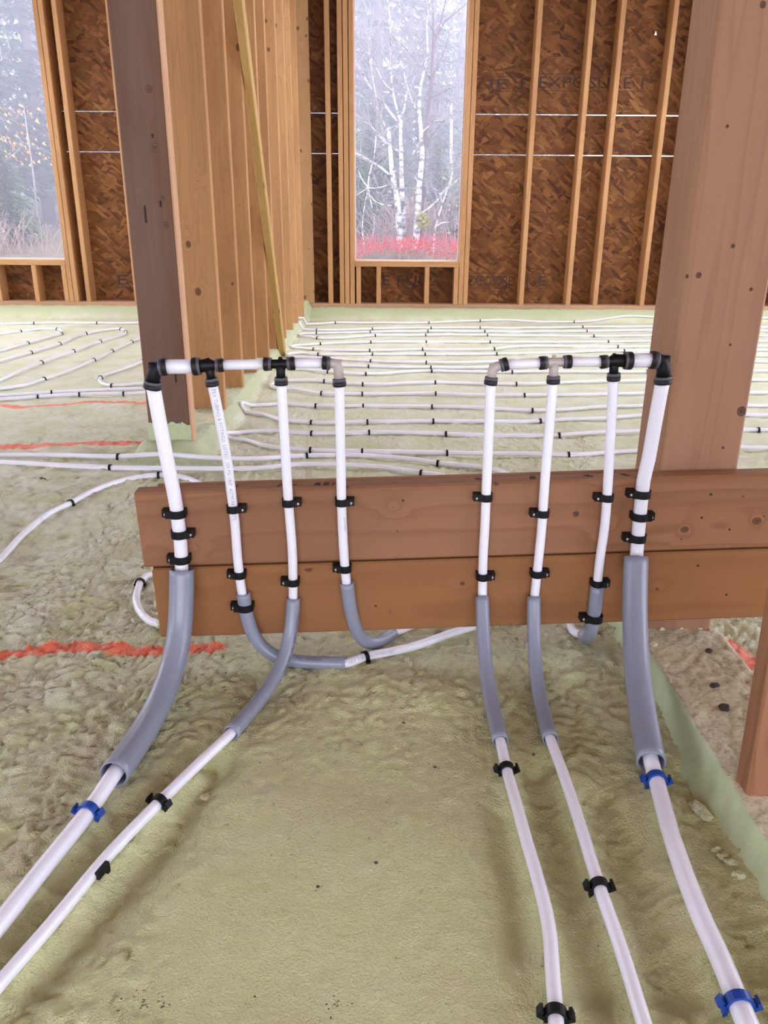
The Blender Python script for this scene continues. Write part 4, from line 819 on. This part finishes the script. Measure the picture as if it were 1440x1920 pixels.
LL = [('R19', [(-.12, 1.66), (-.24, 1.55), (-.35, 1.46)] + ROWS['loop'] + [(-.42, 1.76), (-.38, 1.95), (-.43, 2.14)] + list(reversed(ROWS['R19'])), 'white pipe sweeping in from the left edge, looping round the left end of the board'), ('L0', ROWS['L0'] , 'straight white pipe along the foot of the back wall, left of the post'), ('L1', ROWS['L1a'] + [(-2.53, 6.19)] * 0 + ROWS['L1b'], 'short white hairpin loop nearest the back wall in the left bay'),
      ('L2', ROWS['L2a'] + ROWS['L2b'], 'long white hairpin loop in the middle of the left bay'), ('L3', ROWS['L3'], 'single white pipe slanting back from lower left to the left post'),
      ('L4', ROWS['L4a'] + ROWS['L4b'], 'white hairpin loop just left of the left post'), ('L5', ROWS['L5'], 'upper of two white pipes running straight across the left bay'), ('L6', ROWS['L6'], 'lower of two white pipes running straight across the left bay')]
for k, pts, lab in LL:
    o, P = loop_obj(pts, lab); paths[k] = P
for k, p in (('R17', 'p2'), ('R18', 'p4'), ('p2', 'p2')): paths[k] = riser_ob[p][1]
paths['loop'] = paths['R19']
# staple clips
def far_clip(r, w_=.0075):
    b = MB(); t = .0030; n = 8; po = [(-(r + t), -r * 1.2)]; pi = [(-r, -r * 1.2)]
    for k in range(n + 1):
        a = math.pi - math.pi * k / n; po.append(((r + t) * math.cos(a), (r + t) * math.sin(a))); pi.append(((r + .0002) * math.cos(a), (r + .0002) * math.sin(a)))
    po.append((r + t, -r * 1.2)); pi.append((r, -r * 1.2)); m = len(po)
    v = [(x, y, z) for y in (-w_ / 2, w_ / 2) for P in (po, pi) for x, z in P]; f = []
    for i in range(m - 1): f += [(i, i + 1, 2 * m + i + 1, 2 * m + i), (i, m + i, m + i + 1, i + 1), (2 * m + i, 2 * m + i + 1, 3 * m + i + 1, 3 * m + i)]
    b.add(v, f)
    for s in (-1, 1): x0, x1 = sorted((s * r, s * (r + t + .0028))); b.box((x0, -w_ / 2, -r * .75), (x1, w_ / 2, -r * .35))
    return b
proto = None
ROWN = {'R17': 'the upper pipe crossing before the left post', 'R18': 'the lower pipe crossing before the left post', 'R19': 'the curved pipe sweeping in from the left edge', 'loop': 'the small pipe bend left of the board', 'p2': 'the pipe leaving the second riser\'s sleeve',
        'L0': 'the pipe along the back wall left of the post', 'L1': 'the short hairpin in the left bay', 'L2': 'the long hairpin in the left bay', 'L3': 'the slanting single pipe in the left bay', 'L4': 'the hairpin just left of the left post', 'L5': 'the upper straight pipe of the left bay', 'L6': 'the lower straight pipe of the left bay'}
for i in range(16): ROWN['R%d' % (i + 1)] = 'centre floor pipe line %d counted from the back wall' % (i + 1)
OR2 = ('leftmost', 'second from left', 'third from left', 'fourth from left', 'fifth from left', 'sixth from left', 'seventh from left', 'eighth from left')
for k, L_ in CLIPS.items():
    for i, (x, y) in enumerate(sorted(map(y_lim, L_))):
        p, d = near_on(paths[k], x, y)
        if proto is None: proto = ob = far_clip(RH).obj('staple_clip', 'black')
        else: ob = dupe(proto, 'staple_clip')
        ob.matrix_local = TR(*p) @ Matrix.Rotation(math.atan2(-d.x, d.y), 4, 'Z')
        tag(ob, ('%s black clip on %s' % (OR2[i], ROWN[k])) if len(L_) > 1 else 'single black clip on ' + ROWN[k], 'clip', 'black staple clips on the floor pipes')

# ------------------------------------------------------------------ debris
def lump(name, x, y, s, mat, label, cat, z=None, seed=0, rot=0):
    random.seed(seed); b = bmesh.new(); bmesh.ops.create_icosphere(b, subdivisions=2, radius=1)
    for v in b.verts:
        q = 1 + random.uniform(-.22, .22); v.co = Vector((v.co.x * s[0] * q, v.co.y * s[1] * q, v.co.z * s[2] * q))
    me = bpy.data.meshes.new(name); b.to_mesh(me); b.free(); me.materials.append(M[mat])
    o = bpy.data.objects.new(name, me); C.objects.link(o); zz = fz(x, y) if z is None else z
    o.location = (x, y, zz + s[2] * .55); o.rotation_euler = (0, 0, rot); return tag(o, label, cat)
dd = DEBRIS
lump('foam_chunk', *dd['foam_big'], (.010, .024, .008), 'crumb', 'large pale foam chunk lying between the thick right pipe and the ledge', 'foam', None, 1, .45)
lump('foam_chunk', *dd['foam2'], (.009, .007, .004), 'crumb', 'small torn foam chunk right of the thin left floor pipe', 'foam', None, 2)
for i, k in enumerate(('c1', 'c2', 'c3', 'c4')): lump('foam_crumb', *dd[k], (.0085, .006, .0045), 'crumb', 'foam crumb at the foot of the right ledge, %s of four' % ('farthest', 'second farthest', 'third farthest', 'nearest')[i], 'foam', None, 10 + i)
lump('dirt_clump', *dd['d1'], (.009, .006, .004), 'dirt', 'dark dirt clump on the ledge, the one nearer the post', 'dirt', .046, 20, .3)
lump('dirt_clump', *dd['d2'], (.009, .008, .006), 'dirt', 'dark dirt clump on the ledge, the larger one beside the stud', 'dirt', .046, 21)
lump('dirt_clump', *dd['d4'], (.006, .005, .004), 'dirt', 'small dark clod on the ledge just in front of the right post', 'dirt', .046, 22)
lump('foam_chunk', dd['d3'][0] + .006, dd['d3'][1], (.007, .005, .005), 'crumb', 'pale foam bit at the left corner of the right post foot', 'foam', .046, 23)
lump('bark_chip', *dd['twig'], (.014, .006, .004), 'dirt', 'dark bark chip lying on the foam at the far left', 'bark', None, 24, -.5)
for i, (k, t) in enumerate((('s1', 'under the gap between the two manifolds, farthest back'), ('s2', 'beside the lower end of the first right sleeve'), ('s3', 'in the middle of the smooth foam patch'), ('s4', 'left of the first right floor pipe\'s clip'), ('s5', 'right of the middle of the smooth foam patch'))):
    lump('dirt_clod', *dd[k], (.0024, .0018, .0013), 'dirt', 'small dark dirt clod ' + t, 'dirt', None, 30 + i)

# ------------------------------------------------------------------ outside: ground, trees, shrubs, mist
def ground_z(x, y): return -.12 + .50 * float(sstep(7.0, 12.0, np.array(y))) + .075 * max(0, y - 12) + .10 * (float(vnoise(np.array(x * .7), np.array(y * .7), 41)) - .5)
v = []; f = []; gx = np.linspace(-32, 24, 57); gy = np.concatenate([np.linspace(7.06, 14, 20), np.linspace(15, 48, 28)])
for y in gy:
    for x in gx: v.append((x, y, ground_z(x, y)))
m = len(gx)
for i in range(len(gy) - 1):
    for j in range(m - 1): f.append((i * m + j, i * m + j + 1, (i + 1) * m + j + 1, (i + 1) * m + j))
tag(mobj('ground', v, f, 'soil', None, True), kind='structure')

random.seed(17)
def twigs(b, p, d, L, r, depth, mi=0):
    n = 4; pts = [p]; q = p.copy(); dd_ = d.copy()
    for k in range(n):
        dd_ = (dd_ + Vector((random.uniform(-.16, .16), random.uniform(-.16, .16), random.uniform(-.05, .14)))).normalized(); q = q + dd_ * (L / n); pts.append(q.copy())
    b.tube(pts, [r * (1 - .75 * k / n) for k in range(n + 1)], 4, mi, False)
    if depth > 0:
        for k in range(1, n + 1):
            for _ in range(2 if depth > 1 else 1):
                a = random.uniform(0, 6.28); side_ = Vector((math.cos(a), .5 * math.sin(a), random.uniform(.1, .9))).normalized()
                twigs(b, pts[k], (dd_ * .55 + side_ * .75).normalized(), L * random.uniform(.4, .6), max(.0028, r * .5), depth - 1, mi)
TL_ = {'A': 'left leaning white birch trunk in the centre window', 'B': 'straight middle white birch in the centre window', 'C': 'right mossy white birch in the centre window', 'D': 'slim dark tree with upswept branches right of the birches'}
for k in ('A', 'B', 'C', 'D'):
    r0, r1, pts = TRUNK[k]; base = Vector(pts[0]); gz = ground_z(base.x, base.y)
    root = tag(empty('birch_tree' if k != 'D' else 'bare_tree', (base.x, base.y, gz)), TL_[k], 'tree')
    inv = TR(-base.x, -base.y, -gz); P = crom([(base.x, base.y, gz - .1)] + pts, .15); n = len(P)
    o = MB().tube(P, [r0 + (r1 - r0) * i / (n - 1) for i in range(n)], 10).obj('trunk', 'bark' if k != 'D' else 'darkbark', root, True); o.matrix_local = inv
    for r, bp in BRANCH[k]:
        Q = crom(bp, .12); o = MB().tube(Q, [max(.004, r * (1 - .65 * i / len(Q))) for i in range(len(Q))], 6).obj('branch', 'bark' if k != 'D' else 'darkbark', root, True); o.matrix_local = inv
    b = MB()
    for r, bp in BRANCH[k]:
        Q = crom(bp, .25)
        for i in range(2, len(Q)):
            for _ in range(2):
                a = random.uniform(0, 6.28); d = ((Q[i] - Q[i - 1]).normalized() * .6 + Vector((math.cos(a), .6 * math.sin(a), random.uniform(-.1, .7)))).normalized()
                twigs(b, Q[i], d, random.uniform(.3, .75), .0055, 1)
    o = b.obj('twigs', 'twig', root); o.matrix_local = inv; o['kind'] = 'stuff'
    if k == 'C':
        b = MB()
        for _ in range(90):
            x, y, z = base.x + .11 + random.gauss(0, .045), base.y - .04 + random.gauss(0, .03), .80 + random.gauss(0, .06); s = random.uniform(.015, .035)
            b.add([(x - s, y, z), (x + s, y + random.uniform(-s, s), z - s * .4), (x + s * .3, y, z + s)], [(0, 1, 2)])
        o = b.obj('moss', 'moss', root); o.matrix_local = inv; o['kind'] = 'stuff'
for k, lab in (('F', 'small bare pale tree with drooping branches left of the birches'), ('G', 'thin bent pale sapling right of the birches'), ('H', 'faint straight pale trunk in the mist at the right of the centre window')):
    bs = BRANCH[k]; base = Vector(bs[0][1][0]); gz = ground_z(base.x, base.y); root = tag(empty('bare_tree', (base.x, base.y, gz)), lab, 'tree'); inv = TR(-base.x, -base.y, -gz); b = MB()
    for i, (r, bp) in enumerate(bs):
        if i == 0: bp = [(base.x, base.y, gz - .1)] + bp
        Q = crom(bp, .12); o = MB().tube(Q, [max(.004, r * (1 - .5 * j / len(Q))) for j in range(len(Q))], 6).obj('trunk' if i == 0 else 'branch', 'bark', root, True); o.matrix_local = inv
        for j in range(2, len(Q), 2):
            a = random.uniform(0, 6.28); twigs(b, Q[j], Vector((math.cos(a), .5 * math.sin(a), .5)).normalized(), random.uniform(.2, .5), .005, 1)
    o = b.obj('twigs', 'twig', root); o.matrix_local = inv; o['kind'] = 'stuff'

def conifer_mesh(H, R, seed, lv=34, thin=1.0):
    random.seed(seed); t = MB(); t.tube([(0, 0, -.2), (0, 0, H * .5), (0, 0, H)], [.016 * H, .010 * H, .002], 6)
    b = MB()
    for i in range(lv):
        q = (i + .5) / lv; z = H * (.10 + .9 * q); L = R * (1 - q) ** .8 * random.uniform(.75, 1.1) + .08
        for k in range(random.choice((5, 6, 7))):
            if random.random() > thin: continue
            a = random.uniform(0, 6.283); d = Vector((math.cos(a), math.sin(a), 0)); s = Vector((-d.y, d.x, 0)); droop = random.uniform(.15, .45)
            n = 5
            for j in range(n):
                u0 = j / n; p = d * (L * (u0 + .08)) + Vector((0, 0, z - droop * L * u0 * u0 + random.uniform(-.03, .03))); wd = L * .34 * (1 - u0 * .75); ln = L * .36
                for sg in (-1, 1):
                    tip = p + d * ln * .8 + s * (sg * wd) + Vector((0, 0, -random.uniform(.02, .16) * L))
                    b.add([p - d * .03, p + d * (L * .10), tip], [(0, 1, 2)])
                    tip2 = p + d * ln * .5 + s * (sg * wd * .35) + Vector((0, 0, -random.uniform(.05, .22) * L)); b.add([p, p + d * (L * .09), tip2], [(0, 1, 2)])
    return t, b
random.seed(23)
protos = {}
def conifer(kind, x, y, s, label, group):
    if kind not in protos:
        H, R, sd, mat, thin = {'tall': (9.0, 1.9, 3, 'needle', .95), 'slim': (8.0, 1.2, 4, 'needle', .9), 'young': (3.2, .95, 5, 'needle2', 1.0)}[kind]
        t, b = conifer_mesh(H, R, sd, thin=thin); root = empty('conifer_tree'); to = t.obj('trunk', 'darkbark', root, True); fo = b.obj('foliage', mat, root); fo['kind'] = 'stuff'; protos[kind] = (root, to, fo)
    else:
        r_, to, fo = protos[kind]; root = empty('conifer_tree'); dupe(to, 'trunk', root); dupe(fo, 'foliage', root)
    root.location = (x, y, ground_z(x, y)); root.scale = (s, s, s); root.rotation_euler = (0, 0, random.uniform(0, 6.28))
    return tag(root, label, 'tree', group)
for x, y, s, k in ((-1.9, 17.5, .95, 'tall'), (-.2, 18.5, 1.0, 'tall'), (1.7, 20.5, .75, 'tall'), (.9, 17.2, .62, 'slim'), (-3.2, 24, 1.1, 'tall'), (3.4, 19.5, .55, 'slim'), (-2.4, 21, 1.0, 'tall'), (-.6, 23, 1.05, 'tall'), (.5, 19.5, .86, 'slim'), (1.0, 24, .92, 'tall'), (3.0, 22, .62, 'slim'), (2.1, 27, .66, 'tall'), (3.9, 25, .70, 'tall'), (-1.5, 27, 1.1, 'tall'), (4.8, 23, .66, 'slim'), (2.6, 18, .44, 'slim')):
    conifer(k, x, y, s, 'dark conifer standing in the mist beyond the centre window', 'misty conifers behind the birches')
for x, y, s in ((-.55, 13.4, .55), (-.25, 14.5, .7), (.15, 15, .55), (1.5, 15.5, .62), (1.25, 13.2, .34), (.85, 14.3, .5)):
    conifer('young', x, y, s, 'small pale green conifer among the birches beyond the centre window', 'young conifers by the birches')
for x, y, s, k in ((-7.7, 15.8, .9, 'tall'), (-6.5, 16.2, .85, 'tall'), (-9.2, 16.6, .95, 'tall'), (-8.2, 17, .9, 'slim'), (-7.0, 14.8, .85, 'slim'), (-9.8, 19, 1.0, 'tall'), (-8.6, 22, 1.1, 'tall'), (-11, 22, 1.1, 'tall'), (-6.6, 19, .7, 'slim'), (-7.4, 24, 1.0, 'tall'), (-10.3, 15.5, .8, 'slim'), (-12.5, 26, 1.2, 'tall')):
    conifer(k, x, y, s, 'dark conifer standing in the mist beyond the left window', 'misty conifers beyond the left window')
for x, y, s in ((-6.2, 13.2, .6), (-5.6, 12.5, .45), (-6.9, 13.8, .7)):
    conifer('young', x, y, s, 'small pale green conifer beyond the left window', 'young conifers beyond the left window')
# two reddish trunks and an orange leaved sapling beyond the left window
for i, (x, lab) in enumerate(((-6.05, 'left of two slim reddish trunks beyond the left window'), (-5.72, 'right of two slim reddish trunks beyond the left window'))):
    root = tag(empty('bare_tree', (x, 12.6, ground_z(x, 12.6))), lab, 'tree'); P = crom([(0, 0, -.1), (-.06, 0, 1.0), (-.16, 0, 2.2), (-.2, 0, 3.6), (-.3, .1, 5.0)], .2)
    MB().tube(P, [.035 * (1 - .6 * j / len(P)) for j in range(len(P))], 7).obj('trunk', 'redbark', root, True); b = MB()
    for j in range(4, len(P)):
        for _ in range(2): a = random.uniform(0, 6.28); twigs(b, P[j], Vector((math.cos(a), math.sin(a), .5)).normalized(), random.uniform(.4, .9), .008, 1)
    o = b.obj('twigs', 'twig', root); o['kind'] = 'stuff'
for i, (x, y, H) in enumerate(((-5.55, 13.3, 1.9), (-7.4, 16.6, 4.6))):
    gz = ground_z(x, y); root = tag(empty('orange_sapling', (x, y, gz)), ('short' if i == 0 else 'taller') + ' sapling with orange leaves beyond the left window', 'tree')
    MB().tube([(0, 0, -.1), (.05, 0, H * .5), (0, .1, H)], [.02, .014, .005], 6).obj('trunk', 'twig', root, True); b = MB()
    for _ in range(120 if i == 0 else 200):
        a = random.uniform(0, 6.28); rr_ = random.uniform(0, .55); z = H * random.uniform(.55, 1.0); p = Vector((rr_ * math.cos(a), rr_ * math.sin(a), z)); s = random.uniform(.025, .06)
        b.add([p, p + Vector((s, random.uniform(-s, s), -s * .5)), p + Vector((s * .4, random.uniform(-s, s), s * .6))], [(0, 1, 2)])
    o = b.obj('leaves', 'orange', root); o['kind'] = 'stuff'
# red shrubs and dry brush
shr = None
def shrub(x, y, s, mats, name, label, cat, group, key, store={}):
    if key not in store:
        random.seed(50 + len(store)); st_, lf = MB(), MB()
        for _ in range(26):
            a = random.uniform(0, 6.28); t = random.uniform(.1, .55); p = Vector((random.gauss(0, .1), random.gauss(0, .1), -.03)); e = p + Vector((math.cos(a) * t * .6, math.sin(a) * t * .6, random.uniform(.25, .5)))
            st_.tube([p, p.lerp(e, .5) + Vector((0, 0, .04)), e], [.005, .004, .002], 4, 0, False)
            for _ in range(9 if key == 'red' else 2):
                q = p.lerp(e, random.uniform(.45, 1.05)) + Vector((random.gauss(0, .035), random.gauss(0, .035), random.gauss(0, .03))); r = random.uniform(.014, .030)
                lf.add([q, q + Vector((r, random.uniform(-r, r), r * .4)), q + Vector((r * .3, random.uniform(-r, r), r * 1.1))], [(0, 1, 2)])
        root = empty(name); a_ = st_.obj('stems', mats[0], root); b_ = lf.obj('leaves', mats[1], root); a_['kind'] = b_['kind'] = 'stuff'; store[key] = (a_, b_)
    else:
        root = empty(name); dupe(store[key][0], 'stems', root); dupe(store[key][1], 'leaves', root)
    root.location = (x, y, ground_z(x, y)); root.scale = (s, s, s * random.uniform(.8, 1.1)); root.rotation_euler = (0, 0, random.uniform(0, 6.28)); return tag(root, label, cat, group)
random.seed(61)
for i in range(26): shrub(-.75 + 2.1 * (i % 13) / 12 + random.uniform(-.06, .06), 10.6 + .8 * (i // 13) + random.uniform(-.3, .3), random.uniform(.40, .62), ('brush', 'red'), 'red_shrub', 'low red leaved shrub growing beneath the birches', 'shrub', 'red shrubs beneath the birches', 'red')
for i in range(16): shrub(-.9 + 2.6 * random.random(), 12.3 + 1.6 * random.random(), random.uniform(1.2, 2.2), ('brush', 'brush'), 'dry_bush', 'leafless grey bush behind the red shrubs', 'shrub', 'leafless bushes behind the red shrubs', 'dry')
for i in range(16): shrub(-7.2 + 2.6 * random.random(), 11.0 + 2.2 * random.random(), random.uniform(.7, 1.5), ('brush', 'brush'), 'dry_bush', 'leafless grey bush low beyond the left window', 'shrub', 'leafless bushes beyond the left window', 'dry')
# morning mist
q = N('mist'); q.n.remove(q.b); vs = q.add('ShaderNodeVolumeScatter', {'Color': rgb(.84, .84, .97), 'Density': MIST, 'Anisotropy': .0}); q.l.new(vs.outputs[0], q.n['Material Output'].inputs['Volume']); M['mist'] = q.m
b = MB(); b.box((-34, 8.2, -1.5), (26, 47, 16)); o = b.obj('outside_mist', 'mist'); tag(o, 'pale morning mist hanging among the trees outside', 'mist', None, 'stuff')
